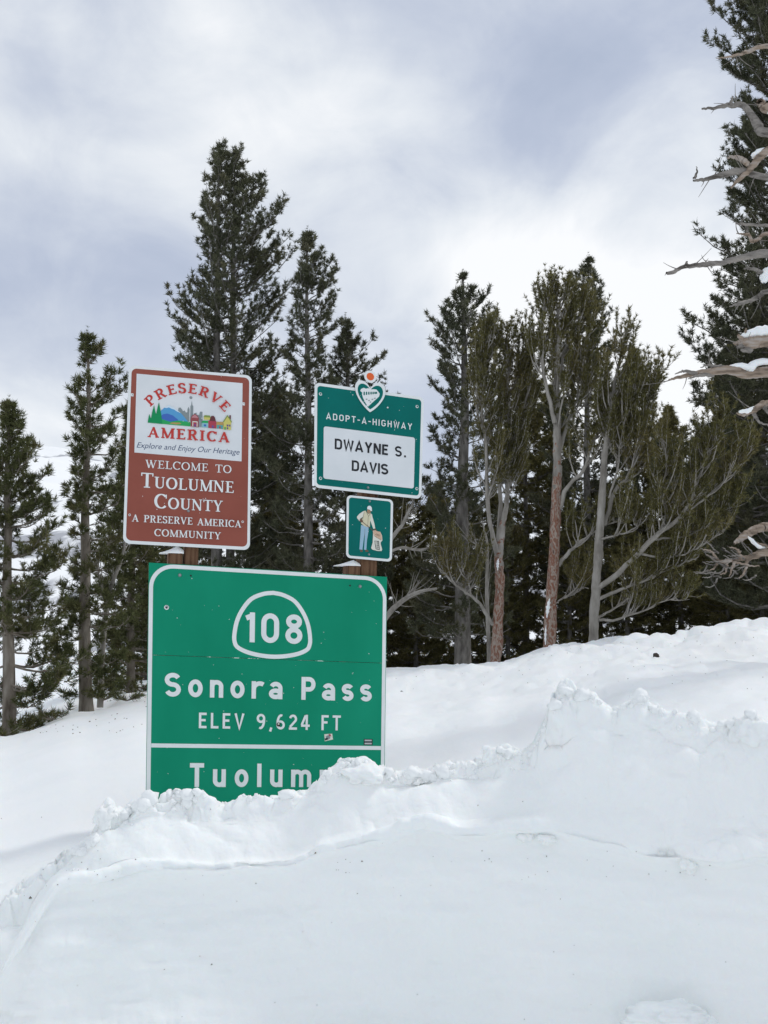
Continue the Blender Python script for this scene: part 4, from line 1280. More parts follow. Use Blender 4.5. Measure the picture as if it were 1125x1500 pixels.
pine(322, 985, 204, 27, [(204, 312, 332), (240, 305, 352), (300, 284, 392), (345, 268, 402), (400, 262, 408), (440, 235, 412), (465, 228, 425), (500, 238, 418), (540, 255, 430), (600, 262, 430), (700, 250, 430), (850, 240, 430), (985, 250, 420)],
     11, 'tallest pine with two parallel stems, rising above the brown welcome sign', G1, M_needle_dark, M_bark,
     stems=mk_stems(322, 985, 27, [([(318, 985, 0), (317, 700, 0), (318, 450, 0), (321, 204, 0)], .19), ([(330, 985, .3), (338, 640, .4), (339, 400, .3), (344, 214, .1)], .15)]),
     nb=4, clear=.12, tw=1.15, K=11, ln=.135, wd=.021, gap=.03, step=.42)
pine(450, 985, 331, 25.5, [(331, 444, 458), (360, 432, 474), (410, 424, 488), (470, 416, 490), (520, 405, 480), (600, 392, 500), (640, 375, 500), (700, 366, 510), (800, 366, 520), (985, 380, 510)],
     12, 'straight narrow pine between the brown sign and the adopt-a-highway sign', G1, M_needle_dark, M_bark, tr=.17, clear=.10, K=11, ln=.13, wd=.020, tw=1.2)
pine(506, 985, 458, 27.5, [(458, 500, 514), (490, 480, 546), (530, 476, 556), (560, 470, 566), (620, 460, 580), (700, 455, 590), (800, 455, 590), (985, 470, 580)],
     13, 'shorter bushy pine just behind the heart emblem of the adopt-a-highway sign', G1, M_needle_dark, M_bark, tr=.19, clear=.12, K=11, ln=.13, wd=.020, tw=1.2)
pine(678, 990, 395, 24.5, [(395, 670, 690), (425, 652, 722), (460, 640, 728), (490, 614, 738), (515, 622, 740), (545, 640, 745), (600, 618, 745), (680, 605, 745), (760, 592, 745), (850, 580, 740), (990, 600, 740)],
     14, 'pine with a thick grey trunk right of the adopt-a-highway sign', G1, M_needle_dark, M_bark, tr=.24, clear=.10, K=11, ln=.125, wd=.019, gap=.04, tw=1.25)
pine(862, 975, 370, 29, [(370, 855, 870), (400, 842, 884), (440, 840, 890), (480, 820, 900), (540, 800, 915), (620, 790, 930), (800, 780, 940), (975, 790, 930)],
     15, 'slim pointed pine whose tip stands highest above the bare-trunked trees', G1, M_needle_dark, M_bark, tr=.16, clear=.15, K=10, ln=.135, wd=.022, tw=1.1)
pine(1150, 950, -120, 22, [(-120, 1140, 1160), (0, 1094, 1220), (60, 1074, 1240), (110, 1074, 1250), (160, 1098, 1250), (210, 1080, 1250), (260, 1086, 1250), (310, 1058, 1260), (360, 1052, 1260), (420, 1030, 1260), (450, 1024, 1260), (500, 1004, 1270), (560, 996, 1270), (650, 990, 1270), (800, 985, 1270), (950, 990, 1260)],
     16, 'huge dark pine at the right edge of the photo', G1, M_needle_dark, M_bark, tr=.30, clear=.06, K=11, ln=.125, wd=.021, nb=7, step=.36, gap=.0, tw=1.55)

# near left trees, larger tufts
G2 = 'pines at the left edge of the snow field'
pine(14, 1075, 580, 15.3, [(580, 5, 22), (615, -10, 30), (660, -30, 48), (720, -40, 52), (770, -60, 66), (850, -80, 76), (900, -90, 90), (960, -100, 104), (1010, -100, 114), (1050, -80, 90)],
     21, 'leftmost pine cut by the photo edge, branches down to the snow', G2, M_needle_near, M_bark_near, tr=.115, clear=.04, K=14, ln=.105, wd=.0135, step=.30, nb=6, tw=1.4, e0=(-15, 46))
pine(128, 1018, 478, 17, [(478, 126, 142), (510, 118, 160), (545, 104, 166), (580, 98, 180), (620, 122, 182), (680, 112, 180), (740, 96, 186), (800, 104, 190), (880, 92, 190), (960, 80, 180), (1018, 100, 170)],
     22, 'pine with a pale visible trunk between the left edge and the brown sign', G2, M_needle_near, M_bark_near, tr=.125, clear=.05, K=14, ln=.11, wd=.014, step=.31, nb=5, tw=1.3, gap=.06, e0=(-14, 46))
pine(192, 1010, 590, 20, [(590, 186, 200), (640, 170, 215), (700, 155, 240), (800, 146, 262), (900, 140, 270), (1000, 145, 265)],
     23, 'bushy pine standing behind the left edge of the brown sign', G2, M_needle_near, M_bark_near, tr=.10, clear=.01, K=13, ln=.12, wd=.016, step=.27, nb=6, tw=1.4, e0=(-14, 46))

# background pines: a few masters copied
G3 = 'background pines filling the grove'
fill = [pine(400, 985, 690, 31, [(690, 394, 408), (740, 372, 430), (800, 358, 446), (900, 345, 458), (985, 350, 450)], 31,
             'dark low pine in the gap between the brown sign and the adopt-a-highway sign', G3, M_needle_olive, M_bark, tr=.11, clear=.0, K=10, ln=.15, wd=.024, step=.30, nb=6, tw=1.15, e0=(-14, 45)),
        pine(770, 975, 520, 31, [(520, 762, 778), (580, 742, 800), (660, 728, 815), (760, 718, 826), (880, 715, 830), (975, 720, 820)], 32,
             'dark pine between the first and second red-barked trunks', G3, M_needle_olive, M_bark, tr=.13, clear=.0, K=10, ln=.15, wd=.024, step=.32, nb=6, tw=1.15, e0=(-14, 45))]
for px, top, d, k, s, lb in [
        (300, 800, 33, 0, .6, 'small dark pine low behind the top edge of the green Sonora sign'),
        (590, 640, 33, 0, 1.15, 'pine filling the gap right of the adopt-a-highway sign'),
        (640, 700, 36, 0, 1.0, 'low dark pine beyond the thick grey trunk'),
        (935, 505, 31, 1, 1.05, 'pine behind the third trunk, topped by upright tips'),
        (985, 590, 33, 1, .95, 'dark pine between the leaning limbs and the right edge pine'),
        (1050, 620, 30, 1, .95, 'dark pine low behind the dead limbs near the right edge'),
        (240, 720, 32, 0, 1.1, 'pine hidden mostly behind the brown sign'),
        (1110, 700, 34, 0, 1.2, 'dark pine at the right edge low behind the snow crest'),
        (720, 720, 35, 0, 1.0, 'low pine seen between the split first trunk and the grey trunk'),
        (880, 700, 34, 0, 1.1, 'low dark pine behind the third bare trunk'),
        (680, 690, 30, 0, .9, 'low dark pine hugging the foot of the thick grey trunk'),
        (745, 740, 29, 0, .8, 'low dark pine just right of the first red trunk'),
        (835, 730, 28, 0, .85, 'low dark pine between the middle and third bare trunks'),
        (920, 760, 27, 0, .9, 'low dark pine under the long sweeping limb'),
        (1000, 740, 28, 0, 1.0, 'low dark pine right of the long sweeping limb'),
        (1070, 760, 26, 0, 1.0, 'low dark pine below the gnarled twigs near the right edge'),
        (1120, 780, 24, 0, .9, 'lowest dark pine at the right edge on the snow crest'),
        (610, 800, 29, 0, .8, 'low dark pine just right of the green Sonora sign'),
        (450, 760, 33, 0, .9, 'low dark pine seen under the gap between the upper signs'),
        (520, 740, 35, 0, .9, 'low dark pine behind the worker sign'),
        (810, 560, 34, 1, 1.0, 'pine behind the middle bare trunk'),
        (1090, 560, 33, 1, 1.1, 'pine behind the dead limbs at the right edge'),
        (1082, 500, 27, 1, 1.15, 'dense dark pine filling behind the splintered dead limbs'),
        (1128, 440, 25, 1, 1.2, 'dense dark pine at the edge beside the huge right pine'),
        (395, 560, 29, 1, .95, 'dark pine between the tallest two-stemmed pine and the narrow pine'),
        (545, 640, 30, 0, 1.15, 'dark pine behind the right half of the adopt-a-highway sign'),
        (215, 850, 25, 0, .7, 'small pine low behind the left edge of the green Sonora sign')]:
    src = fill[k]
    h0 = (at(400, 690, 31)[2] - src.location.z) if k == 0 else (at(770, 520, 31)[2] - src.location.z)
    Pp = at(px, 960, d); zg = float(ground0(np.array([Pp[0]]), np.array([d]))[0]) - .15
    hz = (at(px, top, d)[2] - zg) / h0
    copy_tree(src, (Pp[0], d, zg), (s * d / 31, hz), px * .37, lb)


# ---- candelabra trees with bare pale limbs and needles brushed upward
def limbtree(px, base, d, trunk, limbs, seed, label, red_to, tuftk=1.0, name='bare_limbed_pine'):
    """trunk: [(x,y,depth offset,radius)], limbs: list of such lines, all in photo x,y at depth d"""
    rng = np.random.default_rng(seed)
    Pb = at(px, base, d); zg = float(ground0(np.array([Pb[0]]), np.array([d]))[0])
    O = np.array([Pb[0], d, min(Pb[2], zg) - .2])
    root = empty(name, O, label, 'tree', 'bare-trunked pines on the snow crest')

    def wl(l, n): return smoothline(np.array([[*(at(x, y, d + oy) - O), r * .88] for x, y, oy, r in l]), n)
    T = wl(trunk, 160); T[0, 2] = min(T[0, 2], 0)
    T[:, :2] += smoothline(rng.normal(0, .006, (16, 2)), 160)
    zr = at(px, red_to, d)[2] - O[2]
    V, Q = tubes(T[None, :, :3], (T[None, :, 3] * (1 + smoothline(rng.normal(0, .05, (40, 1)), 160)[:, 0])), 18)
    V += (fbm(V * 9, 3, seed)[:, None] * .012)
    zc = V[Q].mean(1)[:, 2] + fbm(V[Q].mean(1) * 9, 3, seed) * .9
    mi = (zc > zr).astype(int)
    link('trunk', mesh_np('trunk', V, Q, mats=[M_flaky, M_pale], smooth=True, mi=mi), root)
    lines = []
    for l in limbs:
        L_ = wl(l, 24)
        amp = .018
        L_[2:-1, :3] += np.cumsum(rng.normal(0, amp, (21, 3)), 0) * .5
        V, Q = tubes(L_[None, :, :3], L_[None, :, 3] * rng.uniform(.9, 1.1, 24), 8)
        link('limb', mesh_np('limb', V, Q, mats=[M_pale], smooth=True), root)
        lines.append(L_)
    lines.append(T[int(len(T) * .45)::4])
    A, AR, B, BR, tips, dirs, szs = [], [], [], [], [], [], []
    for L_ in lines:
        seg = np.linalg.norm(np.diff(L_[:, :3], axis=0), axis=1).sum()
        n = int(seg * 16 * tuftk)
        for _ in range(n):
            u = rng.uniform(.22, 1) ** .8; i = min(len(L_) - 2, int(u * (len(L_) - 1)))
            p0 = L_[i, :3]; dr = L_[i + 1, :3] - L_[i, :3]; dr /= np.linalg.norm(dr) + 1e-9
            a = rng.uniform(0, 2 * np.pi)
            o = np.array([math.cos(a) * 1.0, math.sin(a) * .8, 0])
            o[0] += .25
            v0 = dr * .5 + o * .75; v0 /= np.linalg.norm(v0)
            up = np.array([.10, .0, 1.])
            ln = rng.uniform(.4, 1.45) * (1.2 - .75 * u)
            s = np.linspace(0, 1, 7)[:, None]
            q = p0 + (v0 * s * (1 - .45 * s) * .75 + (up * .9) * s ** 1.8 * .75) * ln
            q[1:] += np.cumsum(rng.normal(0, .012, (6, 3)), 0)
            A.append(q); AR.append(np.linspace(.013, .004, 7) * (.6 + .5 * ln))
            bare = rng.uniform(.36, .66)
            # brush of needles along the outer part
            for w in np.arange(bare, 1.0, .062 / ln):
                f = w * 6; i2 = min(5, int(f)); f -= i2
                tips.append(q[i2] * (1 - f) + q[i2 + 1] * f); dirs.append(q[i2 + 1] - q[i2]); szs.append(rng.uniform(.7, 1.05))
            tips.append(q[-1]); dirs.append(q[-1] - q[-2]); szs.append(1.)
            for _k in range(rng.integers(1, 4)):
                i2 = rng.integers(2, 6); dd = q[i2] - q[i2 - 1]; dd = dd / (np.linalg.norm(dd) + 1e-9) + rng.normal(0, .45, 3) + np.array([0, 0, .25]); dd /= np.linalg.norm(dd)
                l2 = rng.uniform(.15, .42)
                e1 = q[i2] + dd * l2 * .5; e2 = e1 + (dd + np.array([0, 0, .5])) * l2 * .45
                B.append([q[i2], e1, e2]); BR.append([.006, .004, .003])
                for w in (0, .4, .8):
                    tips.append(e2 * (1 - w) + e1 * w); dirs.append(e2 - e1); szs.append(rng.uniform(.7, 1.))
    V1, Q1 = tubes(np.array(A), np.array(AR), 4); V2, Q2 = tubes(np.array(B), np.array(BR), 3)
    V, Q = catv([(V1, Q1), (V2, Q2)])
    link('branches', mesh_np('branches', V, Q, mats=[M_pale], smooth=True), root, kind='stuff')
    V, T_ = needles(np.array(tips), np.array(dirs), rng, 15, .10, .0155, (15, 70), .05, np.array(szs))
    link('crown', mesh_np('crown', V, Ft=T_, mats=[M_needle_olive]), root, kind='stuff')
    STAT.append((label[:30], len(tips), len(tips) * 11))


limbtree(727, 985, 17.5, [(725, 985, 0, .115), (731, 900, 0, .108), (732, 840, 0, .10), (731, 800, 0, .092), (738, 760, 0, .062), (744, 715, .1, .050), (747, 650, .1, .042), (744, 560, .1, .03), (742, 470, 0, .012)],
         [[(728, 810, -.1, .06), (718, 770, -.1, .046), (713, 720, -.1, .042), (712, 640, -.1, .034), (707, 590, -.2, .026), (715, 540, -.2, .02), (722, 480, -.1, .01)],
          [(730, 800, .1, .055), (733, 740, .2, .045), (731, 680, .2, .040), (737, 600, .2, .03), (760, 540, .2, .02), (772, 500, .2, .01)],
          [(716, 650, 0, .028), (702, 610, .1, .024), (706, 560, .1, .018), (712, 510, .1, .010)],
          [(745, 690, 0, .03), (752, 640, .1, .024), (766, 590, .1, .018), (786, 530, .1, .01)],
          [(722, 915, 0, .038), (700, 880, -.2, .034), (680, 862, -.3, .030), (660, 845, -.4, .024), (646, 820, -.4, .016)],
          [(690, 870, -.25, .020), (680, 845, -.3, .015), (672, 822, -.3, .010)]], 41,
         'leftmost red-barked trunk, splitting into several upswept grey stems', 800)
limbtree(805, 965, 16.8, [(803, 965, 0, .125), (808, 880, 0, .118), (812, 800, 0, .108), (815, 720, 0, .098), (816, 650, 0, .086), (815, 560, 0, .066), (818, 490, 0, .042), (814, 425, 0, .012)],
         [[(813, 620, -.1, .055), (804, 580, -.1, .040), (797, 540, -.1, .030), (795, 490, -.1, .02), (800, 440, -.1, .01)],
          [(820, 660, .1, .045), (832, 620, .1, .034), (846, 580, .1, .026), (852, 540, .1, .02), (866, 480, .1, .01)],
          [(820, 745, 0, .050), (834, 712, -.1, .040), (856, 690, -.2, .034), (868, 655, -.2, .028), (884, 630, -.2, .018), (900, 610, -.2, .01)],
          [(818, 828, 0, .045), (835, 808, -.1, .036), (852, 792, -.2, .026), (880, 775, -.2, .016), (918, 762, -.3, .008)],
          [(817, 560, .2, .035), (824, 520, .2, .026), (836, 480, .2, .018), (838, 440, .2, .01)],
          [(812, 885, 0, .018), (835, 876, .2, .013), (862, 862, .3, .008)]], 42,
         'middle red-barked trunk, straight and tall with a snow streak on its left side', 700)
limbtree(868, 965, 16.2, [(868, 965, 0, .10), (871, 900, 0, .098), (874, 850, 0, .092), (877, 800, 0, .082), (883, 720, 0, .072), (886, 660, 0, .06), (894, 610, 0, .045), (900, 560, .1, .03), (922, 470, .1, .010)],
         [[(874, 862, 0, .062), (905, 842, -.2, .054), (940, 812, -.4, .05), (965, 785, -.5, .046), (990, 765, -.6, .040), (1012, 735, -.6, .034), (1025, 700, -.6, .028), (1042, 660, -.6, .020), (1055, 618, -.6, .010)],
          [(885, 770, .1, .045), (898, 720, .1, .040), (915, 700, .1, .034), (930, 660, .1, .028), (940, 600, .1, .018), (960, 540, .1, .01)],
          [(968, 780, -.5, .028), (975, 750, -.5, .022), (966, 722, -.5, .018), (972, 690, -.5, .014), (978, 650, -.5, .008)],
          [(876, 878, 0, .035), (910, 862, -.2, .028), (945, 852, -.3, .020), (980, 838, -.3, .012), (1020, 820, -.3, .007)],
          [(875, 908, 0, .030), (905, 908, -.2, .024), (935, 895, -.3, .018), (975, 880, -.3, .012), (1010, 878, -.3, .006)],
          [(876, 905, .1, .024), (900, 888, .2, .018), (930, 868, .2, .012), (960, 850, .2, .007)],
          [(1000, 755, -.6, .022), (1040, 725, -.5, .018), (1070, 700, -.5, .013), (1095, 660, -.5, .007)],
          [(940, 812, -.4, .022), (975, 815, -.4, .017), (1020, 800, -.4, .012), (1060, 770, -.4, .007)],
          [(960, 790, -.4, .022), (1000, 790, -.4, .018), (1050, 765, -.3, .012), (1090, 730, -.3, .007)],
          [(892, 730, 0, .024), (905, 690, 0, .02), (908, 640, 0, .014), (930, 560, 0, .008)],
          [(880, 790, -.1, .022), (905, 782, -.2, .018), (935, 770, -.3, .012), (955, 758, -.3, .007)]], 43,
         'rightmost bare grey trunk with a long limb sweeping up to the right', 1100)


def sliver(pts, r, d, label):
    L_ = smoothline(np.array([at(x, y, d) for x, y in pts]), 14)
    rr = r * np.sin(np.linspace(.15, math.pi - .15, 14)) * (1 + .3 * np.sin(np.arange(14) * 2.1))
    V, Q = tubes(L_[None], rr[None], 8)
    c = V.mean(0)
    o = link('snow_patch', mesh_np('snow_patch', V - c, Q, mats=[M_snow], smooth=True), label=label, category='snow patch', group='snow stuck to bark and limbs')
    o.location = c


sliver([(801, 905), (803, 890), (805, 876)], .035, 16.72, 'white snow streak plastered on the left side of the middle red trunk')
sliver([(729, 836), (729, 826), (730, 818)], .026, 17.40, 'small snow streak on the leftmost red trunk')
sliver([(799, 945), (799, 930), (800, 915)], .020, 16.72, 'thin snow streak near the foot of the middle red trunk')
sliver([(118, 782), (122, 776), (130, 774)], .045, 16.85, 'snow lodged where a branch meets the pale trunk at left')

# ---- dead tree at the right edge: bare broken limbs reaching into view
def dead_tree():
    d = 9.5
    rng = np.random.default_rng(5)
    Pb = at(1330, 1100, d); zg = float(ground0(np.array([Pb[0]]), np.array([d]))[0]) - .3
    O = np.array([Pb[0], d, zg])
    root = empty('dead_tree', O, 'weathered dead tree just outside the right edge, its bare broken limbs reaching into view', 'dead tree')
    T = smoothline(np.array([(*(np.array([Pb[0], d, zg]) - O), .30), (*(at(1325, 700, d) - O), .25), (*(at(1312, 300, d) - O), .19), (*(at(1300, -80, d) - O), .12), (*(at(1296, -260, d) - O), .05)]), 40)
    V, Q = tubes(T[None, :, :3], T[None, :, 3], 14)
    V += fbm(V * 6, 3, 6)[:, None] * .02
    link('trunk', mesh_np('trunk', V, Q, mats=[M_dead], smooth=True), root)
    TW = []

    def limb(pts, m_=None, jit=.010, n=44):
        """(x, y, radius px)"""
        P_ = [list(at(x, y, d) - O) + [r * .86 * d / F] for x, y, r in pts]
        P_.append(list(at(1200, pts[-1][1] + (pts[-1][1] - pts[-2][1]) * .4 + 4, d) - O) + [P_[-1][3] * 1.25])
        P_.append(list(at(1312, pts[-1][1] + 30, d) - O) + [P_[-2][3] * 1.7])
        for i, p in enumerate(P_): p[1] += .03 * math.sin(i * 1.9 + pts[0][1])
        L_ = smoothline(np.array(P_), n)
        L_[1:, :3] += rng.normal(0, jit, (n - 1, 3)) * .35
        V, Q = tubes(L_[None, :, :3], np.clip(L_[None, :, 3], .002, 1) * (1 + .5 * (smoothline(rng.uniform(-.3, .3, (9, 1)), n)[None, :, 0])), 9)
        V += fbm(V * np.array([14, 30, 30]), 3, 8)[:, None] * .005
        link('limb', mesh_np('limb', V, Q, mats=[m_ or M_dead], smooth=True), root)
        for _ in range(7):
            i = int(rng.integers(2, n - 8)); dr = L_[i, :3] - L_[i + 1, :3]; dr /= np.linalg.norm(dr) + 1e-9
            v = dr * .5 + rng.normal(0, .6, 3); v /= np.linalg.norm(v); ll = rng.uniform(.04, .26); t_ = np.linspace(0, 1, 6)[:, None]
            TW.append(L_[i, :3] + v * t_ * ll + rng.normal(0, .5, 3) * t_ ** 2 * ll * .6)
        return L_

    def twig(pts, m_=None):
        P_ = np.array([list(at(x, y, d) - O) + [r * d / F] for x, y, r in pts])
        P_[:, 1] += np.linspace(0, -.08, len(P_))
        n = 5 * len(pts)
        L_ = smoothline(P_, n); L_[1:-1, :3] += rng.normal(0, .004, (n - 2, 3))
        V, Q = tubes(L_[None, :, :3], np.clip(L_[None, :, 3], .0015, 1), 7)
        link('broken_twig', mesh_np('broken_twig', V, Q, mats=[m_ or M_dead], smooth=True), root)

    limb([(1050, 84, .8), (1066, 85, 2), (1083, 80, 3), (1100, 72, 4), (1125, 68, 5)], M_tan)
    limb([(1027, 161, 1.6), (1045, 159, 3), (1070, 152, 4), (1086, 154, 5), (1098, 168, 6), (1112, 184, 8), (1125, 194, 9)])
    twig([(1070, 152, 3), (1070, 147, .8)])
    limb([(1016, 264, 2), (1035, 261, 3.4), (1062, 256, 5), (1088, 252, 6), (1125, 258, 7)])
    twig([(1017, 262, 2.6), (1019, 256, 1.6), (1016, 249, .6)])
    twig([(1065, 231, 1), (1075, 232, 3), (1085, 238, 4.5), (1092, 246, 4)], M_tan)
    twig([(1070, 276, 1), (1080, 266, 3), (1096, 250, 5), (1110, 234, 6), (1125, 222, 6), (1140, 216, 6)], M_tan)
    limb([(975, 401, 1.8), (985, 398, 3.5), (1000, 391, 3.2), (1020, 390, 4), (1045, 386, 4.6), (1066, 382, 5.2), (1095, 376, 6), (1125, 373, 7)])
    twig([(1003, 391, 3), (1003, 387, 1)])
    limb([(1067, 450, 1), (1080, 446, 2.6), (1095, 441, 3.4), (1110, 436, 4), (1125, 428, 5)])
    limb([(1080, 341, .9), (1088, 344, 2), (1096, 345, 2.6), (1103, 352, 3), (1112, 349, 3.4), (1125, 344, 4)], M_tan)
    twig([(1096, 343, 2.2), (1088, 336, .8)])
    limb([(1078, 327, 1.8), (1100, 328, 2.6), (1125, 332, 3)])
    limb([(1091, 392, 1.4), (1103, 396, 3), (1125, 401, 4)])
    limb([(1112, 150, 6), (1118, 152, 8), (1128, 158, 9)], M_tan)
    A1 = limb([(1074, 503, 1), (1084, 502, 6), (1098, 503, 10), (1125, 500, 12)], M_tan, .01)
    twig([(1092, 497, 4), (1089, 484, 1)], M_tan); twig([(1088, 498, 5), (1076, 493, 1)], M_tan); twig([(1090, 507, 5), (1074, 511, 1)]); twig([(1098, 512, 6), (1080, 516, 1)])
    A2 = limb([(978, 557, .8), (990, 554, 2.5), (1015, 547, 5), (1040, 545, 7), (1066, 543, 9), (1095, 546, 9), (1125, 545, 10)], M_tan, .008)
    twig([(1020, 548, 4), (1000, 545, 2), (985, 551, .6)]); twig([(1045, 549, 4), (1020, 552, 2), (1004, 558, .6)]); twig([(1060, 540, 5), (1038, 537, 2), (1022, 541, .6)])
    A3 = limb([(1080, 604, 1), (1090, 606, 4), (1103, 601, 5), (1118, 592, 5.5), (1126, 590, 6)], M_tan)
    twig([(1103, 606, 3), (1112, 620, 1.6), (1125, 626, 1)]); twig([(1118, 596, 3), (1130, 612, 1.6), (1140, 616, 1)])
    limb([(1074, 797, 2), (1084, 790, 5), (1100, 779, 7), (1112, 774, 8), (1125, 772, 9)], M_tan)
    limb([(1036, 812, .8), (1052, 822, 2.6), (1066, 822, 3), (1078, 820, 4), (1100, 816, 6), (1125, 809, 8)], M_tan)
    for p in ([(1052, 822, 2.5), (1045, 832, 1.4), (1034, 836, .5)], [(1066, 822, 2.5), (1060, 838, 1.4), (1050, 842, .5)], [(1078, 820, 3), (1070, 832, 1.8), (1064, 846, .6)],
              [(1095, 817, 3), (1090, 834, 1.8), (1078, 848, .6)], [(1052, 821, 2), (1040, 808, 1.4), (1026, 806, .6)], [(1085, 818, 3), (1078, 806, 1.6), (1064, 802, .6)],
              [(1105, 795, 3), (1118, 800, 2), (1130, 806, 1)], [(1072, 822, 2), (1090, 828, 1.5), (1108, 830, .6)]):
        twig(p, M_tan)
    for seed in range(26):
        x = rng.uniform(1035, 1110); y = rng.uniform(805, 850); a = rng.uniform(-1, 1)
        twig([(x, y, 1.3), (x - 14 * math.cos(a), y + 12 * math.sin(a), .9), (x - 26 * math.cos(a * .6), y + 20 * math.sin(a) - 4, .4)])

    V, Q = tubes(np.array(TW), np.broadcast_to(np.linspace(.0065, .002, 6), (len(TW), 6)), 5)
    link('twigs', mesh_np('twigs', V, Q, mats=[M_dead], smooth=True), root, kind='stuff')

    def cap(pts, r, label):
        L_ = smoothline(np.array([at(x, y, d - .01) for x, y in pts]), 16)
        rr = np.sin(np.linspace(.12, math.pi - .12, 16)) ** .6 * r * d / F * rng.uniform(.85, 1.15, 16)
        V, Q = tubes(L_[None], rr[None], 10)
        V[:, 1] = (V[:, 1] - L_[:, 1].mean()) * 1.3 + L_[:, 1].mean()
        c = V.mean(0); V = V + fbm(V * 9, 3, 4)[:, None] * .012
        o = link('snow_patch', mesh_np('snow_patch', V - c, Q, mats=[M_snow], smooth=True), label=label, category='snow patch', group='snow stuck to bark and limbs')
        o.location = c
    cap([(1100, 230), (1115, 224), (1140, 220)], 7, 'snow lying on the forked dead limb high at the right edge')
    cap([(1084, 494), (1105, 488), (1125, 484), (1150, 480)], 8, 'snow heaped on the thick splintered dead limb')
    cap([(1068, 537), (1085, 536), (1098, 539), (1110, 531), (1150, 530)], 6, 'snow ridge along the longest thick dead limb')
    cap([(1082, 603), (1098, 601), (1114, 593)], 4, 'snow on the short dead limb near the right edge')
    cap([(1119, 415), (1123, 400), (1130, 395)], 8, 'small snow lump in a dead fork at the right edge')
    cap([(1124, 160), (1140, 164)], 8, 'snow lump on the highest knotted dead stub')
    cap([(1095, 786), (1112, 800), (1135, 806)], 3, 'thin snow line between the two lowest dead limbs')


dead_tree()


# ---- bare twiggy dead bushes beside the sign
def deadbush(px, py, d, lines, label, seed):
    rng = np.random.default_rng(seed)
    Pb = at(px, py, d); zg = float(ground0(np.array([Pb[0]]), np.array([d]))[0]) - .1
    O = np.array([Pb[0], d, zg])
    root = empty('bare_sapling', O, label, 'sapling', 'bare saplings and stray limbs in the grove')
    for k, l in enumerate(lines):
        P_ = np.array([list(at(x, y, d + rng.normal(0, .05)) - O) + [r * d / F] for x, y, r in l])
        if k == 0: P_ = np.vstack([[0, 0, 0, P_[0, 3] * 1.2], P_])
        L_ = smoothline(P_, 20)
        V, Q = tubes(L_[None, :, :3], np.clip(L_[None, :, 3], .003, 1), 7)
        link('branch', mesh_np('branch', V, Q, mats=[M_pale], smooth=True), root)
        A = []
        for _ in range(16):
            i = rng.integers(5, 19); a = rng.uniform(-1.2, 1.2); dr = L_[i, :3] - L_[i - 1, :3]; dr /= np.linalg.norm(dr)
            v = dr + rng.normal(0, .6, 3); v /= np.linalg.norm(v); n = rng.uniform(.15, .6)
            s = np.linspace(0, 1, 6)[:, None]
            A.append(L_[i, :3] + v * s * n + np.array([0, 0, 1]) * (s ** 2) * n * rng.uniform(-.2, .6))
        V, Q = tubes(np.array(A), np.broadcast_to(np.linspace(.009, .003, 6), (16, 6)), 4)
        link('twigs', mesh_np('twigs', V, Q, mats=[M_pale], smooth=True), root, kind='stuff')


deadbush(562, 985, 20, [[(560, 920, 4), (572, 896, 4), (590, 880, 3.6), (610, 868, 2.8), (640, 862, 1.6)], [(585, 884, 2.5), (596, 874, 2), (605, 862, 1)],
                        [(566, 800, 3), (580, 780, 3), (590, 768, 2.4), (598, 750, 2), (606, 738, 1)], [(566, 810, 2), (590, 802, 2), (612, 806, 1.4), (634, 800, .8)]],
         'bare grey limbs curving out beside the right edge of the green Sonora sign', 3)
deadbush(716, 985, 19, [[(716, 950, 3), (714, 900, 3), (713, 860, 2.6), (714, 800, 2), (708, 770, 1)], [(714, 822, 2), (704, 806, 1.5), (696, 796, .8)]],
         'thin grey sapling close to the left of the first red trunk', 4)
deadbush(148, 1010, 17.5, [[(150, 960, 4), (156, 890, 4), (166, 850, 3), (178, 820, 2.4), (186, 780, 1)], [(158, 880, 2), (146, 850, 1.6), (140, 800, .8)]],
         'bare curved limb behind the pale trunk at left', 6)


def sprig(px, py, d, n, label, seed, sz=.3):
    rng = np.random.default_rng(seed)
    c = at(px, py, d); c[2] = float(ground0(np.array([c[0]]), np.array([d]))[0]) + .02
    A, tips, dirs = [], [], []
    for _ in range(n):
        a = rng.uniform(0, 6.28); v = np.array([math.cos(a), math.sin(a) * .7, rng.uniform(.1, .5)]) * rng.uniform(.4, 1) * sz
        s = np.linspace(0, 1, 5)[:, None]; q = v * s + np.array([0, 0, .12 * sz]) * s ** 2
        A.append(q)
        for w in (1, .85, .7, .55):
            tips.append(q[-1] * w + q[-2] * 0 + q[0] * (1 - w)); dirs.append(v + np.array([0, 0, .1]))
    root = empty('pine_sprig', c, label, 'sprig', 'pine sprigs poking out of the snow')
    V, Q = tubes(np.array(A), np.broadcast_to(np.linspace(.012, .004, 5), (n, 5)), 5)
    link('twigs', mesh_np('twigs', V, Q, mats=[M_bark_near], smooth=True), root, kind='stuff')
    V, T_ = needles(np.array(tips), np.array(dirs), rng, 18, .11, .009)
    link('needles', mesh_np('needles', V, Ft=T_, mats=[M_needle_near]), root, kind='stuff')


sprig(186, 1022, 16.5, 9, 'low green pine sprig on the snow left of the green sign', 3, .35)
sprig(150, 1012, 17.5, 8, 'branch debris with needles at the foot of the pale trunk', 4, .5)
sprig(75, 1050, 15.2, 8, 'drooping green sprig touching the snow right of the leftmost pine', 5, .4)
sprig(6, 1072, 14.2, 6, 'bare sprig at the left edge of the snow field', 6, .25)


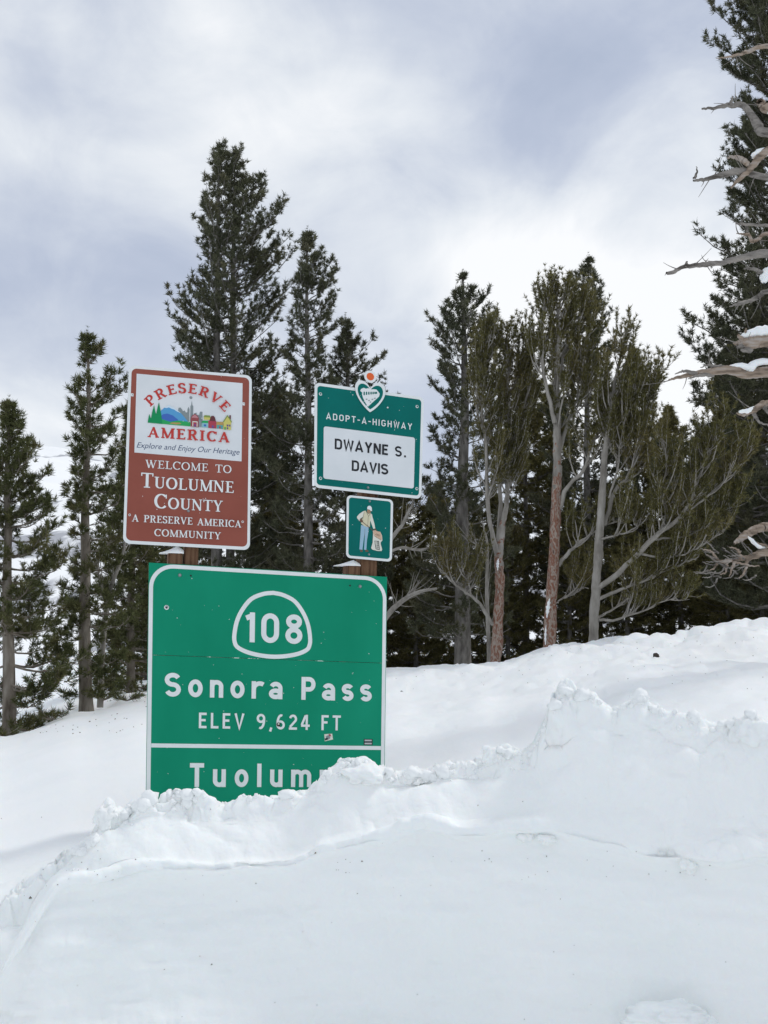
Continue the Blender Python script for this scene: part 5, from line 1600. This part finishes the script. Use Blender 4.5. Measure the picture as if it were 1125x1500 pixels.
def cone():
    c = at(961, 969, 10.9)
    c[2] = float(ground(np.array([c[0]]), np.array([10.9]))[0]) + .015
    o = blob('pine_cone', c, (.032, .03, .026), 77, sub=3, m=mat('cone_brown', (.06, .05, .04), .9), amp=.3, fr=2.5)
    o['label'] = 'dark lump, a pine cone, lying on the snow crest below the trees'; o['category'] = 'pine cone'


cone()


def grit():
    """bark crumbs and road grit on the bank and the snow field"""
    from mathutils.bvhtree import BVHTree
    rng = np.random.default_rng(12)
    trees_ = []
    for nm in ('snow_bank', 'snow_ground'):
        o = bpy.data.objects[nm]; me = o.data
        trees_.append(BVHTree.FromPolygons([v.co for v in me.vertices], [p.vertices for p in me.polygons]))
    V, Fs = [], []
    pts = [(164, 1289, 4), (44, 1316, 4), (462, 1250, 4), (310, 1413, 3), (588, 1013, 4), (530, 1262, 3), (1040, 1268, 3), (700, 1180, 2)]
    for _ in range(60): pts.append((rng.uniform(60, 1125), 1262 + rng.normal(0, 14) + 30 * rng.random(), rng.uniform(.8, 2)))
    for _ in range(50): pts.append((rng.uniform(0, 1125), rng.uniform(1150, 1495), rng.uniform(.6, 1.6)))
    for _ in range(90): pts.append((rng.uniform(0, 215), rng.uniform(1012, 1075), rng.uniform(1, 3)))
    for _ in range(110): pts.append((rng.uniform(575, 1125), rng.uniform(925, 1010), rng.uniform(.6, 1.8)))
    for x, y, r_ in pts:
        d = Vector(ray(x, y)).normalized(); best = None
        for t in trees_:
            h = t.ray_cast(Vector(CAM), d)
            if h[0] is not None and (best is None or h[3] < best[3]): best = h
        if best is None: continue
        c = np.array(best[0]); q = r_ * .5 * best[3] / F
        k = len(V)
        for dx, dy, dz in ((1.4, 0, 0), (-1, .8, 0), (-.6, -1, 0), (.1, .1, 1.1)):
            V.append(c + np.array([dx, dy, dz]) * q * rng.uniform(.6, 1.3, 3))
        Fs += [(k, k + 1, k + 3), (k + 1, k + 2, k + 3), (k + 2, k, k + 3), (k, k + 2, k + 1)]
    link('grit', mesh_np('grit', np.array(V), Ft=Fs, mats=[M_bark_near]), kind='stuff', label='dark bark crumbs and road grit scattered on the snow')


grit()
